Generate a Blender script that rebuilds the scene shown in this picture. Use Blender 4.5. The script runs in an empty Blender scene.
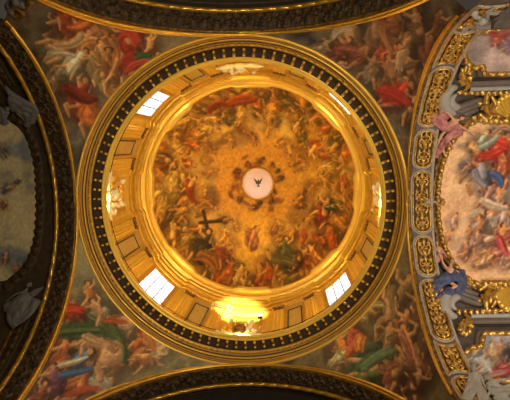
import bpy, math, random
import numpy as np
from mathutils import Matrix, Vector

PI = math.pi
rad, deg = math.radians, math.degrees
rng = np.random.default_rng(7)
random.seed(7)
COL = bpy.context.scene.collection
SC = bpy.context.scene
ZO = 1.6                      # the camera's height above the church floor; all heights below are above the camera


def lin(c):
    c = np.asarray(c, float) / 255.0
    return np.where(c <= 0.04045, c / 12.92, ((c + 0.055) / 1.055) ** 2.4)


# ------------------------------------------------------------------ camera and measuring
F = 430.0
CAM = np.array([2.9327, -3.2686, 0.0])
_roll = -0.0379
_u = np.array([288.602 - 255, 146.6444 - 200, F]); _u /= np.linalg.norm(_u)
_x = np.array([math.cos(_roll), math.sin(_roll), 0.0]); _x -= _u * (_u @ _x); _x /= np.linalg.norm(_x)
_y = np.cross(_u, _x)
ROT = np.stack([_x, _y, _u], 1)          # world -> camera (right, down, forward)


def ray(px, py):
    return ROT.T @ np.array([(px - 255) / F, (py - 200) / F, 1.0])


def proj(P):
    q = (np.asarray(P) - CAM) @ ROT.T
    return np.stack([255 + F * q[..., 0] / q[..., 2], 200 + F * q[..., 1] / q[..., 2]], -1)


cam_data = bpy.data.cameras.new('camera')
cam_data.sensor_width = 36
cam_data.lens = F / 510 * 36
cam_data.clip_end = 300
cam = bpy.data.objects.new('camera', cam_data)
COL.objects.link(cam)
M = Matrix.Identity(4)
for i in range(3):
    M[i][0], M[i][1], M[i][2] = ROT[0, i], -ROT[1, i], -ROT[2, i]
    M[i][3] = CAM[i] + (ZO if i == 2 else 0)
cam.matrix_world = M
SC.camera = cam

# ------------------------------------------------------------------ crossing geometry
A0 = 9.3                                  # half the side of the crossing
ZC = 23.6                                 # crown of the crossing arches
ARCH = {'L': (8.93, -1.29), 'R': (7.31, -0.45), 'T': (8.12, 1.77), 'B': (9.85, 0.46)}


def arch(side, d, th, dr=0.0):
    """point on the arch (or the vault behind it): d out from the crossing, th from the crown, dr added to the radius"""
    r, t0 = ARCH[side]
    d, th, dr = np.broadcast_arrays(np.asarray(d, float), np.asarray(th, float), np.asarray(dr, float))
    rr = r + dr
    t = t0 + rr * np.sin(th)
    z = ZC - r + rr * np.cos(th)
    o = A0 + d
    if side == 'L': return np.stack([-o, t, z], -1)
    if side == 'R': return np.stack([o, t, z], -1)
    if side == 'T': return np.stack([t, -o, z], -1)
    return np.stack([t, o, z], -1)


def on_arch(px, py, side, dr=0.0):
    """(d, th) where the sight line through a photo point meets the arch or vault"""
    r, t0 = ARCH[side]
    zs = ZC - r; r = r + dr
    v = ray(px, py); ax = 1 if side in 'LR' else 0
    o = CAM[ax] - t0
    a = v[ax] ** 2 + v[2] ** 2; b = o * v[ax] - zs * v[2]; c = o * o + zs * zs - r * r
    D = max(b * b - a * c, 0.0)
    P = CAM + v * (-b + D ** 0.5) / a
    q = {'L': -P[0], 'R': P[0], 'T': -P[1], 'B': P[1]}[side]
    return q - A0, math.atan2(P[ax] - t0, P[2] - zs)


def ring(R, phi, z):
    R, phi, z = np.broadcast_arrays(np.asarray(R, float), np.asarray(phi, float), np.asarray(z, float))
    return np.stack([R * np.cos(phi), R * np.sin(phi), z], -1)


# ------------------------------------------------------------------ object helpers
def prop(o, label=None, cat=None, group=None, kind=None):
    if label: o['label'] = label
    if cat: o['category'] = cat
    if group: o['group'] = group
    if kind: o['kind'] = kind
    return o


def empty(name, loc, label, cat, group=None, rotz=0.0):
    o = bpy.data.objects.new(name, None)
    o.empty_display_size = 0.3
    COL.objects.link(o)
    o.location = (loc[0], loc[1], loc[2] + ZO)
    o.rotation_euler = (0, 0, rotz)
    return prop(o, label, cat, group)


def world_inv(o):
    m = Matrix.Translation(o.location) @ o.rotation_euler.to_matrix().to_4x4()
    if o.parent is not None:
        m = world_mat(o.parent) @ o.matrix_parent_inverse @ m
    return m.inverted()


def world_mat(o):
    return world_inv(o).inverted()


class MB:
    """collects pieces of one mesh in world coordinates (heights above the camera)"""
    def __init__(s):
        s.v, s.f, s.n, s.c = [], [], 0, []

    def add(s, V, Fc):
        V = np.asarray(V, float).reshape(-1, 3)
        s.v.append(V)
        s.f.extend([tuple(int(i) + s.n for i in f) for f in Fc])
        s.n += len(V)
        return s

    def grid(s, P, cu=False, cv=False, skip=None):
        n, m = P.shape[:2]
        fs = []
        for i in range(n if cu else n - 1):
            i2 = (i + 1) % n
            for j in range(m if cv else m - 1):
                if skip is not None and skip(i, j): continue
                j2 = (j + 1) % m
                fs.append((i * m + j, i2 * m + j, i2 * m + j2, i * m + j2))
        return s.add(P, fs)

    def tube(s, pts, r, seg=7, flat=None):
        """round bar along pts with radius r (number or one per point), rounded off at the ends; flat = (normal, factor) squashes it"""
        pts = np.asarray(pts, float); n = len(pts)
        r = np.broadcast_to(np.asarray(r, float), (n,)).copy()
        T = np.gradient(pts, axis=0); T /= np.linalg.norm(T, axis=1)[:, None] + 1e-9
        up = np.array([0.31, 0.17, 0.93]); rows = []
        for k in range(n):
            a = np.cross(T[k], up); a /= np.linalg.norm(a) + 1e-9
            up2 = np.cross(a, T[k]); up = up2 / (np.linalg.norm(up2) + 1e-9)
            ang = np.arange(seg) * 2 * PI / seg
            off = np.cos(ang)[:, None] * a + np.sin(ang)[:, None] * up
            if flat is not None:
                nn, fac = flat
                off = off - np.outer(off @ nn, nn) * (1 - fac)
            rows.append(pts[k] + r[k] * off)
        P = np.stack([pts[0:1].repeat(seg, 0) - T[0] * r[0] * .5] + rows + [pts[-1:].repeat(seg, 0) + T[-1] * r[-1] * .5])
        return s.grid(P, cv=True)

    def ball(s, c, ax, n=10, m=7):
        """ellipsoid; ax = 3x3 rows of half axes, or a radius"""
        if np.isscalar(ax): ax = np.eye(3) * ax
        ax = np.asarray(ax, float)
        u = np.linspace(0, PI, m); w = np.arange(n) * 2 * PI / n
        D = np.stack([np.sin(u)[:, None] * np.cos(w), np.sin(u)[:, None] * np.sin(w), np.cos(u)[:, None] + 0 * w], -1)
        return s.grid(np.asarray(c) + D @ ax, cv=True)

    def capsule(s, a, b, ra, rb, seg=10):
        a, b = np.asarray(a, float), np.asarray(b, float)
        L = np.linalg.norm(b - a) + 1e-9; d = (b - a) / L
        k = np.linspace(0, PI / 2, 4)
        pts = [a - d * ra * math.cos(t) for t in k] + [b + d * rb * math.sin(t) for t in k]
        rr = [ra * math.sin(t) + 1e-3 for t in k] + [rb * math.cos(t) + 1e-3 for t in k]
        return s.tube_raw(pts, rr, d, seg)

    def tube_raw(s, pts, rr, d, seg):
        h = np.array([1, 0, 0.]) if abs(d[0]) < .8 else np.array([0, 1., 0])
        a = np.cross(d, h); a /= np.linalg.norm(a); b = np.cross(d, a)
        w = np.arange(seg) * 2 * PI / seg
        P = np.stack([p + r * (np.cos(w)[:, None] * a + np.sin(w)[:, None] * b) for p, r in zip(pts, rr)])
        n = len(pts)
        s.grid(P, cv=True)
        base = s.n - n * seg
        s.f.append(tuple(base + i for i in range(seg))); s.f.append(tuple(base + (n - 1) * seg + i for i in range(seg))[::-1])
        return s

    def box(s, fn, x0, x1, y0, y1, z0, z1, nx=1, ny=1, bev=0.0):
        """box in the frame of fn(x, y, z), its long faces cut so that it can bend with a vault"""
        xs = np.linspace(x0, x1, nx + 1); ys = np.linspace(y0, y1, ny + 1)
        X, Y = np.meshgrid(xs, ys, indexing='ij')
        for z in (z0, z1): s.grid(fn(X, Y, X * 0 + z))
        Z = np.array([z0, z1])
        for y in (y0, y1): s.grid(fn(xs[:, None] + 0 * Z, 0 * xs[:, None] + y + 0 * Z, 0 * xs[:, None] + Z))
        for x in (x0, x1): s.grid(fn(0 * ys[:, None] + x + 0 * Z, ys[:, None] + 0 * Z, 0 * ys[:, None] + Z))
        return s

    def build(s, name, mat, parent=None, smooth=True, colors=None, kind=None, local=False):
        V = np.concatenate(s.v)
        me = bpy.data.meshes.new(name)
        if not local: V = V + np.array([0, 0, ZO])
        me.from_pydata(V.tolist(), [], s.f)
        if smooth: me.polygons.foreach_set('use_smooth', np.ones(len(me.polygons), bool))
        if colors is not None:
            at = me.color_attributes.new('paint', 'FLOAT_COLOR', 'POINT')
            c = np.ones((len(V), 4), np.float32); c[:, :3] = colors
            at.data.foreach_set('color', c.ravel())
        me.materials.append(mat)
        me.update()
        o = bpy.data.objects.new(name, me)
        COL.objects.link(o)
        if parent is not None:
            o.parent = parent
            o.matrix_parent_inverse = Matrix.Identity(4) if local else world_inv(parent)
        if kind: o['kind'] = kind
        return o


def smoothpath(pts, n=24, closed=False):
    """Catmull-Rom through pts"""
    P = np.asarray(pts, float); k = len(P)
    idx = lambda i: P[i % k] if closed else P[min(max(i, 0), k - 1)]
    out = []
    segs = k if closed else k - 1
    per = max(2, n // segs)
    for i in range(segs):
        a, b, c, d = idx(i - 1), idx(i), idx(i + 1), idx(i + 2)
        for t in np.arange(per) / per:
            out.append(0.5 * (2 * b + (c - a) * t + (2 * a - 5 * b + 4 * c - d) * t * t + (3 * b - a - 3 * c + d) * t ** 3))
    if not closed: out.append(P[-1])
    return np.array(out)


# ------------------------------------------------------------------ materials
def mat(name, col, rough=0.6, metal=0.0, var=0.25, scale=3.0, bump=0.15, detail=4.0, spec=0.4, dirt=None):
    m = bpy.data.materials.new(name); m.use_nodes = True
    nt = m.node_tree; b = nt.nodes['Principled BSDF']
    tc = nt.nodes.new('ShaderNodeTexCoord')
    no = nt.nodes.new('ShaderNodeTexNoise'); no.inputs['Scale'].default_value = scale; no.inputs['Detail'].default_value = detail
    nt.links.new(tc.outputs['Object'], no.inputs['Vector'])
    rp = nt.nodes.new('ShaderNodeValToRGB')
    c = lin(col); d = lin(dirt) if dirt is not None else c * (1 - var)
    rp.color_ramp.elements[0].position = 0.3; rp.color_ramp.elements[1].position = 0.7
    rp.color_ramp.elements[0].color = (*d, 1)
    rp.color_ramp.elements[1].color = (*np.minimum(c * (1 + var * .5), 1), 1)
    nt.links.new(no.outputs['Fac'], rp.inputs['Fac']); nt.links.new(rp.outputs['Color'], b.inputs['Base Color'])
    b.inputs['Roughness'].default_value = rough; b.inputs['Metallic'].default_value = metal
    b.inputs['Specular IOR Level'].default_value = spec
    if bump:
        bp = nt.nodes.new('ShaderNodeBump'); bp.inputs['Strength'].default_value = bump; bp.inputs['Distance'].default_value = 0.05
        nt.links.new(no.outputs['Fac'], bp.inputs['Height']); nt.links.new(bp.outputs['Normal'], b.inputs['Normal'])
    return m


def paint_mat(name, rough=0.65, spec=0.25, metal=0.0):
    m = bpy.data.materials.new(name); m.use_nodes = True
    nt = m.node_tree; b = nt.nodes['Principled BSDF']
    a = nt.nodes.new('ShaderNodeVertexColor'); a.layer_name = 'paint'
    tc = nt.nodes.new('ShaderNodeTexCoord'); no = nt.nodes.new('ShaderNodeTexNoise')
    no.inputs['Scale'].default_value = 9; no.inputs['Detail'].default_value = 5
    nt.links.new(tc.outputs['Object'], no.inputs['Vector'])
    mr = nt.nodes.new('ShaderNodeMapRange'); mr.inputs['To Min'].default_value = .86; mr.inputs['To Max'].default_value = 1.12
    mx = nt.nodes.new('ShaderNodeVectorMath'); mx.operation = 'SCALE'
    nt.links.new(no.outputs['Fac'], mr.inputs['Value'])
    nt.links.new(a.outputs['Color'], mx.inputs[0]); nt.links.new(mr.outputs['Result'], mx.inputs['Scale'])
    nt.links.new(mx.outputs['Vector'], b.inputs['Base Color'])
    b.inputs['Roughness'].default_value = rough; b.inputs['Specular IOR Level'].default_value = spec
    b.inputs['Metallic'].default_value = metal
    return m


def emit(name, col, s):
    m = bpy.data.materials.new(name); m.use_nodes = True
    nt = m.node_tree; nt.nodes.remove(nt.nodes['Principled BSDF'])
    e = nt.nodes.new('ShaderNodeEmission'); e.inputs['Color'].default_value = (*lin(col), 1); e.inputs['Strength'].default_value = s
    nt.links.new(e.outputs['Emission'], nt.nodes['Material Output'].inputs['Surface'])
    return m


GOLD = mat('gilding', (214, 172, 88), 0.34, 0.7, 0.3, 6, 0.25, dirt=(150, 108, 48))
GOLDP = mat('gilded_stucco', (216, 166, 60), 0.3, 0.65, 0.05, 3, 0.0, dirt=(198, 146, 48))
FRIEZE = mat('gilded_frieze', (186, 140, 60), 0.4, 0.5, 0.2, 3, 0.05)
GOLDL = mat('pale_gilding', (236, 190, 80), 0.3, 0.55, 0.06, 3, 0.0)
GOLDD = mat('worn_gilding', (150, 106, 46), 0.5, 0.5, 0.4, 5, 0.3, dirt=(58, 38, 18))
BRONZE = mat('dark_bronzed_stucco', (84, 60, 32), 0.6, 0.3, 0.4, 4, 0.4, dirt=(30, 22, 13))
COFFER = mat('dark_soffit_ground', (78, 54, 26), 0.6, 0.2, 0.4, 4, 0.2)
DARK = mat('dark_stone', (46, 36, 28), 0.8, 0.0, 0.3, 2, 0.2)
DARKG = mat('dark_gilded_stone', (70, 52, 30), 0.7, 0.1, 0.4, 3, 0.3)
OCHRE = mat('ochre_plaster', (222, 172, 58), 0.5, 0.25, 0.12, 2, 0.05)
OCHREP = mat('ochre_panel_plaster', (184, 146, 70), 0.6, 0.1, 0.12, 2, 0.05)
STONE = mat('grey_mauve_stone', (104, 90, 80), 0.6, 0.0, 0.2, 2.5, 0.15)
STONEB = mat('brown_stone', (92, 80, 72), 0.7, 0.0, 0.3, 3, 0.2)
STUCCO = mat('white_stucco', (160, 153, 144), 0.6, 0.0, 0.12, 4, 0.1)
STUCCOG = mat('grey_stucco', (104, 98, 96), 0.65, 0.0, 0.2, 4, 0.1)
CREAM = mat('cream_stucco', (232, 214, 166), 0.55, 0.1, 0.2, 4, 0.1)
LANT = mat('lantern_plaster', (236, 208, 190), 0.7, 0, 0.06, 2, 0.05)
WOODF = mat('window_lead', (150, 120, 60), 0.6, 0.1, 0.2, 5, 0.1)
SKIN = mat('painted_flesh', (214, 158, 122), 0.6, 0, 0.15, 5, 0.05)
HAIR = mat('painted_brown_hair', (92, 58, 34), 0.7, 0, 0.3, 12, 0.2)
PINK = mat('painted_rose_cloth', (196, 128, 124), 0.65, 0, 0.25, 4, 0.2, dirt=(130, 66, 62))
BLUE = mat('painted_blue_cloth', (80, 88, 122), 0.65, 0, 0.25, 4, 0.2, dirt=(50, 50, 72))
IRON = mat('dark_iron', (38, 30, 20), .6, .3, .2, 5, 0)
DOVE = mat('dark_grey_feathers', (64, 58, 56), 0.7, 0, 0.2, 8, 0.1)
PAINT = paint_mat('fresco_paint')
SKY = emit('daylight_pane', (236, 242, 255), 2.2)
PALE = mat('pale_stone', (164, 150, 134), 0.55, 0, 0.2, 3, 0.15)
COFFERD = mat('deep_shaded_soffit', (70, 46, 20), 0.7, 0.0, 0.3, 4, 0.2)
LAMPG = emit('lamp_glass', (255, 240, 205), 30.0)

# ------------------------------------------------------------------ the painter: figures and clouds brushed on a canvas
def fbm(h, w, cell, seed, octs=4):
    g = np.random.default_rng(seed); out = np.zeros((h, w)); amp = 1; tot = 0
    for o in range(octs):
        c = max(cell / 2 ** o, 2.0)
        gh, gw = int(h / c) + 3, int(w / c) + 3
        t = g.random((gh, gw))
        yy = np.arange(h) / c; xx = np.arange(w) / c
        y0 = yy.astype(int); x0 = xx.astype(int); fy = yy - y0; fx = xx - x0
        fy = (fy * fy * (3 - 2 * fy))[:, None]; fx = (fx * fx * (3 - 2 * fx))[None]
        a = t[y0][:, x0]; b = t[y0][:, x0 + 1]; c_ = t[y0 + 1][:, x0]; d = t[y0 + 1][:, x0 + 1]
        out += amp * ((a * (1 - fx) + b * fx) * (1 - fy) + (c_ * (1 - fx) + d * fx) * fy); tot += amp; amp *= .55
    return out / tot


class Canvas:
    S = 3.0
    melt = .13
    big = 1.0
    flesh = (214, 156, 108)

    def __init__(s, lo, hi, bg, seed, pixmap):
        s.lo = np.asarray(lo, float) - 4; s.hi = np.asarray(hi, float) + 4
        s.w, s.h = [int(v) for v in np.ceil((s.hi - s.lo) * s.S)]
        s.im = np.empty((s.h, s.w, 3)); s.im[:] = np.asarray(bg, float)
        s.g = np.random.default_rng(seed); s.seed = seed
        s.map = pixmap
        s.light = np.array([-0.5, -0.85])

    def P(s, x, y):
        return s.map(x, y)

    def window(s, x0, y0, x1, y1):
        i0 = max(int((y0 - s.lo[1]) * s.S), 0); i1 = min(int((y1 - s.lo[1]) * s.S) + 2, s.h)
        j0 = max(int((x0 - s.lo[0]) * s.S), 0); j1 = min(int((x1 - s.lo[0]) * s.S) + 2, s.w)
        if i1 <= i0 or j1 <= j0: return None
        Y = (np.arange(i0, i1) + .5) / s.S + s.lo[1]; X = (np.arange(j0, j1) + .5) / s.S + s.lo[0]
        return slice(i0, i1), slice(j0, j1), np.meshgrid(X, Y)

    def mottle(s, cols, cell, seed, gain=2.2):
        n = fbm(s.h, s.w, cell * s.S, seed)
        n = np.clip((n - .5) * gain + .5, 0, 1)
        k = n * (len(cols) - 1); i = np.minimum(k.astype(int), len(cols) - 2); f = (k - i)[..., None]
        C = np.asarray(cols, float)
        s.im = C[i] * (1 - f) + C[i + 1] * f

    def blob(s, x, y, rx, ry, col, a=1.0, soft=.6, ang=0.0, rough=.35):
        R = max(rx, ry) * 1.6
        w = s.window(x - R, y - R, x + R, y + R)
        if w is None: return
        si, sj, (X, Y) = w
        dx, dy = X - x, Y - y; c, n = math.cos(ang), math.sin(ang)
        u = (dx * c + dy * n) / rx; v = (-dx * n + dy * c) / ry
        d = np.sqrt(u * u + v * v)
        nz = fbm(*X.shape, max(R * .5 * s.S, 3), int(s.g.integers(1 << 30)), 3)
        d = d + (nz - .5) * 2 * rough
        m = np.clip((1 - d) / max(soft, .02) + .5, 0, 1); m = (m * m * (3 - 2 * m) * a)[..., None]
        s.im[si, sj] = s.im[si, sj] * (1 - m) + np.asarray(col, float) * m

    def stroke(s, pts, r0, r1, col, a=1.0, lit=.48, rm=None):
        pts = np.asarray(pts, float)
        if len(pts) > 2: pts = smoothpath(pts, 10)
        n = len(pts); rr = np.linspace(r0, r1, n)
        if rm is not None: rr = rr + (rm - (r0 + r1) / 2) * np.sin(np.linspace(0, PI, n))
        R = rr.max() + 1
        w = s.window(pts[:, 0].min() - R, pts[:, 1].min() - R, pts[:, 0].max() + R, pts[:, 1].max() + R)
        if w is None: return
        si, sj, (X, Y) = w
        best = np.full(X.shape, 9.0); sh = np.zeros(X.shape)
        for k in range(n - 1):
            p, q = pts[k], pts[k + 1]; e = q - p; L2 = e @ e + 1e-9
            t = np.clip(((X - p[0]) * e[0] + (Y - p[1]) * e[1]) / L2, 0, 1)
            rad_ = rr[k] + (rr[k + 1] - rr[k]) * t
            ox, oy = X - p[0] - t * e[0], Y - p[1] - t * e[1]
            d = np.hypot(ox, oy) / rad_
            l = (ox * s.light[0] + oy * s.light[1]) / rad_
            m = d < best
            best = np.where(m, d, best); sh = np.where(m, l, sh)
        rmean = rr.mean()
        m = np.clip((1 - best) * rmean * 1.3 + .35, 0, 1)[..., None] * a
        c = np.asarray(col, float)[None, None] * (1 + lit * np.clip(sh, -1.2, 1.0))[..., None]
        s.im[si, sj] = s.im[si, sj] * (1 - m) + np.clip(c, 0, 255) * m

    def fold(s, x, y, L, W, ang, col, n=5):
        """a swag of cloth: an uneven patch of colour with a few bent lights and darks along it"""
        g = s.g; c, k = math.cos(ang), math.sin(ang); col = np.asarray(col, float)
        bend = g.uniform(-.6, .6) * L
        def bar(o, f, r, a, lit):
            P = []
            for t in (-.5, -.2, .15, .5):
                u = t * L * g.uniform(.8, 1.1); v = o * (1 - .4 * t) + bend * (.25 - t * t) + g.normal() * W * .06
                P.append((x + u * c - v * k, y + u * k + v * c))
            s.stroke(P, r * .7, r * .5, np.clip(col * f, 0, 255), a, lit, rm=r)
        bar(-W * .12, .78, W * .42, .9, .3); bar(W * .12, .95, W * .4, .85, .35)
        for i in range(n - 2):
            bar(g.uniform(-.42, .42) * W, g.choice([.62, .8, 1.15, 1.3]), W * g.uniform(.07, .16), .7, .3)

    def fig(s, x, y, h, ang, cloth, skin=(214, 156, 108), hair=(84, 54, 32), cover=1.0, shade=.5):
        """a floating figure of height h, its head pointing along ang (0 = up the picture)"""
        g = s.g; flip = g.choice([-1, 1]); c, k = math.cos(ang), math.sin(ang)
        T = lambda u, v: (x + (u * flip * c + v * k) * h, y + (u * flip * k - v * c) * h)
        skin = np.asarray(skin) * g.uniform(.88, 1.08)
        s.blob(*T(.04, -.08), h * .38, h * .52, np.asarray(cloth) * .42, shade, .9, ang)
        lean = g.uniform(-.16, .16)
        hip, neck = (0, -.05), (lean, .30)
        kn1 = (g.uniform(.1, .34), -.28 + g.uniform(-.05, .1)); ft1 = (kn1[0] + g.uniform(-.2, .15), -.55 + g.uniform(-.05, .12))
        kn2 = (g.uniform(-.22, .02), -.3); ft2 = (kn2[0] + g.uniform(-.2, .1), -.56)
        s.fold(*T(-.05, -.2), h * .62, h * .34 * cover, ang + PI / 2 + g.uniform(-.5, .5), np.asarray(cloth) * .85, 5)
        for kn, ft in ((kn2, ft2), (kn1, ft1)):
            s.stroke([T(*hip), T(*kn)], h * .085, h * .06, skin * .95); s.stroke([T(*kn), T(*ft)], h * .06, h * .03, skin)
        s.fold(*T(.06, -.14), h * .46, h * .3 * cover, ang + PI / 2 + g.uniform(-.8, .8), cloth, 5)
        a1 = g.uniform(-.6, 1.4); a2 = g.uniform(-.3, 2.2)
        sh2 = (lean - .1, .27); e2 = (sh2[0] - .17 * math.cos(a2), sh2[1] - .17 * math.sin(a2 - .4)); w2 = (e2[0] - .15 * math.cos(a2 + .6), e2[1] + .15 * math.sin(a2))
        s.stroke([T(*sh2), T(*e2)], h * .05, h * .04, skin * .85); s.stroke([T(*e2), T(*w2)], h * .04, h * .025, skin * .9)
        s.stroke([T(*hip), T((hip[0] + neck[0]) / 2 + .02, .13), T(*neck)], h * .1, h * .1, skin if g.random() < .55 else np.asarray(cloth) * 1.15, rm=h * .115)
        sh = (lean + .1, .26); e = (sh[0] + .18 * math.cos(a1), sh[1] + .18 * math.sin(a1)); w = (e[0] + .16 * math.cos(a1 + .9), e[1] + .16 * math.sin(a1 + .9))
        s.stroke([T(*sh), T(*e)], h * .052, h * .042, skin); s.stroke([T(*e), T(*w)], h * .042, h * .025, skin * 1.05)
        if g.random() < .6:
            s.fold(*T(lean * .5 + .1, .1), h * .34, h * .16, ang + g.uniform(-1, 1), cloth, 3)
        hd = (neck[0] * 1.25, .42)
        s.blob(*T(hd[0] - .01, hd[1] + .025), h * .085, h * .085, hair, 1, .25, 0, .1)
        s.blob(*T(hd[0] + .025, hd[1] - .005), h * .062, h * .07, skin * 1.05, 1, .3, 0, .05)

    def finish(s, q):
        n = fbm(s.h, s.w, 2.2 * s.S, s.seed + 5, 3)[..., None]
        im = s.im
        for _ in range(2):
            for ax in (0, 1): im = (np.roll(im, 1, ax) + 2 * im + np.roll(im, -1, ax)) / 4
        big = im
        for st in (3, 6, 12):
            for ax in (0, 1): big = (np.roll(big, st, ax) + big + np.roll(big, -st, ax)) / 3
        im = im * (1 - s.melt) + big * s.melt
        im = np.clip(im * (.84 + .32 * n), 0, 255)
        x = np.clip((q[:, 0] - s.lo[0]) * s.S - .5, 0, s.w - 1.01); y = np.clip((q[:, 1] - s.lo[1]) * s.S - .5, 0, s.h - 1.01)
        j = x.astype(int); i = y.astype(int); fx = (x - j)[:, None]; fy = (y - i)[:, None]
        c = (im[i, j] * (1 - fx) + im[i, j + 1] * fx) * (1 - fy) + (im[i + 1, j] * (1 - fx) + im[i + 1, j + 1] * fx) * fy
        return lin(c)


def flat_q(V):
    """where a point of the vaults lies in the painter's cartoon: as drawn for someone on the floor under the dome"""
    return F * V[:, :2] / V[:, 2:3]


def canvas_for(P, bg, seed):
    V = P.reshape(-1, 3); q = flat_q(V); px = proj(V)
    def basis(p):
        x, y = (p[..., 0] - 255) / 100, (p[..., 1] - 200) / 100
        return np.stack([x * 0 + 1, x, y, x * x, x * y, y * y, x ** 3, x * x * y, x * y * y, y ** 3], -1)
    K = np.linalg.lstsq(basis(px), q, rcond=None)[0]
    cv = Canvas(q.min(0), q.max(0), bg, seed, lambda x, y: tuple(basis(np.array([x, y], float)) @ K))
    return cv, q


# ================================================================== THE SETTING
# ---- the four crossing arches, their soffits and the vaults behind
THR = {}
for s_ in 'LRTB':
    r, t0 = ARCH[s_]
    lo = math.asin(max(-1, (-9.25 - t0) / r)) if (-9.25 - t0) / r > -1 else -PI / 2
    hi = math.asin(min(1, (9.25 - t0) / r)) if (9.25 - t0) / r < 1 else PI / 2
    THR[s_] = (lo, hi)
SIDE = {'L': 'left', 'R': 'right', 'T': 'upper', 'B': 'lower'}


def scroll_height(u, v, w, cell):
    """running scrollwork: height 0..1 at (u along, v across -1..1)"""
    k = np.floor(u / cell); c = (k + .5) * cell
    sgn = np.where(k % 2 == 0, 1.0, -1.0)
    x = (u - c) / (cell * .5); y = v - .15 * sgn
    r = np.hypot(x, y); a = np.arctan2(y * sgn, x)
    sp = np.cos(a * 1 - r * 9.5)
    leaf = np.cos(5 * a + 2 * r) * np.exp(-((r - .75) / .3) ** 2)
    stem = np.exp(-((v - .7 * np.sin(PI * u / cell)) / .16) ** 2)
    h = np.clip(sp, 0, 1) * np.exp(-(r / .75) ** 4) + .6 * np.clip(leaf, 0, 1) + .5 * stem
    return np.clip(h, 0, 1.2) * np.clip((1 - np.abs(v)) * 6, 0, 1)


def sweep_arch(mb, side, prof, th0, th1, n=160, bumps=None):
    """sweep a profile [(d, inward height)] round the arch"""
    th = np.linspace(th0, th1, n)[:, None]
    d = np.array([p[0] for p in prof])[None]; h = np.array([p[1] for p in prof])[None]
    if bumps is not None:
        amp, per = bumps
        r = ARCH[side][0]
        h = h + np.where(h > h.max() * .5, amp * np.abs(np.sin(PI * th * r / per)), 0)
    mb.grid(arch(side, d + 0 * th, th + 0 * d, -h))
    return mb


def halfround(d0, d1, h, base=0.0, n=9):
    a = np.linspace(PI, 0, n)
    return [((d0 + d1) / 2 + (d1 - d0) / 2 * math.cos(t), base + h * math.sin(t)) for t in a]


soffit_end = {'L': 1.28, 'R': 1.26, 'T': 1.28, 'B': 1.28}
walls = {}
for s_ in 'LRTB':
    lo, hi = THR[s_]
    w = MB()
    th = np.linspace(lo, hi, 140)[:, None]
    D = np.array([0, soffit_end[s_]])[None]
    w.grid(arch(s_, D + 0 * th, th + 0 * D))
    # pier faces carrying the arch, and the ring of wall between arch and the vault behind
    for t in (lo, hi):
        p = arch(s_, np.array([0, soffit_end[s_]]), t)
        q = p.copy(); q[:, 2] -= 5
        w.grid(np.stack([p, q]))
    D2 = np.array([0.0, 0.55])[None]
    w.grid(arch(s_, soffit_end[s_] + 0 * D2 + 0 * th, th + 0 * D2, D2 + 0 * th))
    o = w.build('wall_' + SIDE[s_], STONE if s_ == 'R' else DARKG, kind='structure')
    walls[s_] = o
    # mouldings of the arch edges
    if s_ == 'R':
        sweep_arch(MB(), s_, halfround(-.06, .09, .06), lo, hi).build('gilded_moulding', GOLDD, o)
        sweep_arch(MB(), s_, halfround(.09, .2, .05), lo, hi).build('stone_moulding', STONE, o)
        sweep_arch(MB(), s_, halfround(1.12, 1.28, .07), lo, hi).build('stone_moulding', PALE, o)
    else:
        sweep_arch(MB(), s_, halfround(-.14, .02, .1, -.02), lo, hi, 400, (.02, .16)).build('gilded_moulding', GOLDP, o)
        sweep_arch(MB(), s_, halfround(.02, .16, .05), lo, hi).build('inner_moulding', GOLDD, o)
        sweep_arch(MB(), s_, halfround(1.04, 1.28, .09), lo, hi, 500, (.05, .7)).build('leaf_moulding', GOLDP, o)
        # running scroll relief
        r = ARCH[s_][0]; n, m = 760, 26
        th2 = np.linspace(lo, hi, n)[:, None]; vv = np.linspace(-1, 1, m)[None]
        h = .13 * scroll_height(th2 * r + 0 * vv, vv + 0 * th2, 1, .62)
        MB().grid(arch(s_, .6 + .43 * vv + 0 * th2, th2 + 0 * vv, -h - .004)).build('scroll_relief', BRONZE, o)

# vaults behind the arches
ceil = {}
for s_, L, up, m_ in (('L', 9, .45, DARKG), ('R', 13, .4, STONEB), ('T', 5, .45, DARK), ('B', 5, .45, DARK)):
    th = np.linspace(-PI / 2 * 1.02, PI / 2 * 1.02, 90)[:, None]; D = np.linspace(soffit_end[s_], L, 8)[None]
    c = MB().grid(arch(s_, D + 0 * th, th + 0 * D, up))
    for t in (th[0, 0], th[-1, 0]):
        p = arch(s_, D[0], t, up); q = p.copy(); q[:, 2] -= 5
        c.grid(np.stack([p, q]))
    ceil[s_] = c.build({'L': 'ceiling_left', 'R': 'ceiling_right', 'T': 'ceiling_upper', 'B': 'ceiling_lower'}[s_], m_, kind='structure')
    e = MB()
    th3 = np.linspace(-PI / 2, PI / 2, 60)
    rim = arch(s_, L, th3, up); cen = arch(s_, L, 0, -ARCH[s_][0])
    lowp = rim.copy(); lowp[:, 2] = ZC - ARCH[s_][0] - 6
    e.grid(np.stack([rim, lowp]))
    e.build('wall_' + SIDE[s_] + '_end', m_, kind='structure')
    if s_ in 'TB':
        sweep_arch(MB(), s_, halfround(1.55, 1.75, .1, -.45), -1.5, 1.5).build('rib_moulding', DARKG, ceil[s_])

# ---- pendentives, later painted
def polar(P):
    return np.hypot(P[..., 0], P[..., 1]), np.arctan2(P[..., 1], P[..., 0]), P[..., 2]


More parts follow.
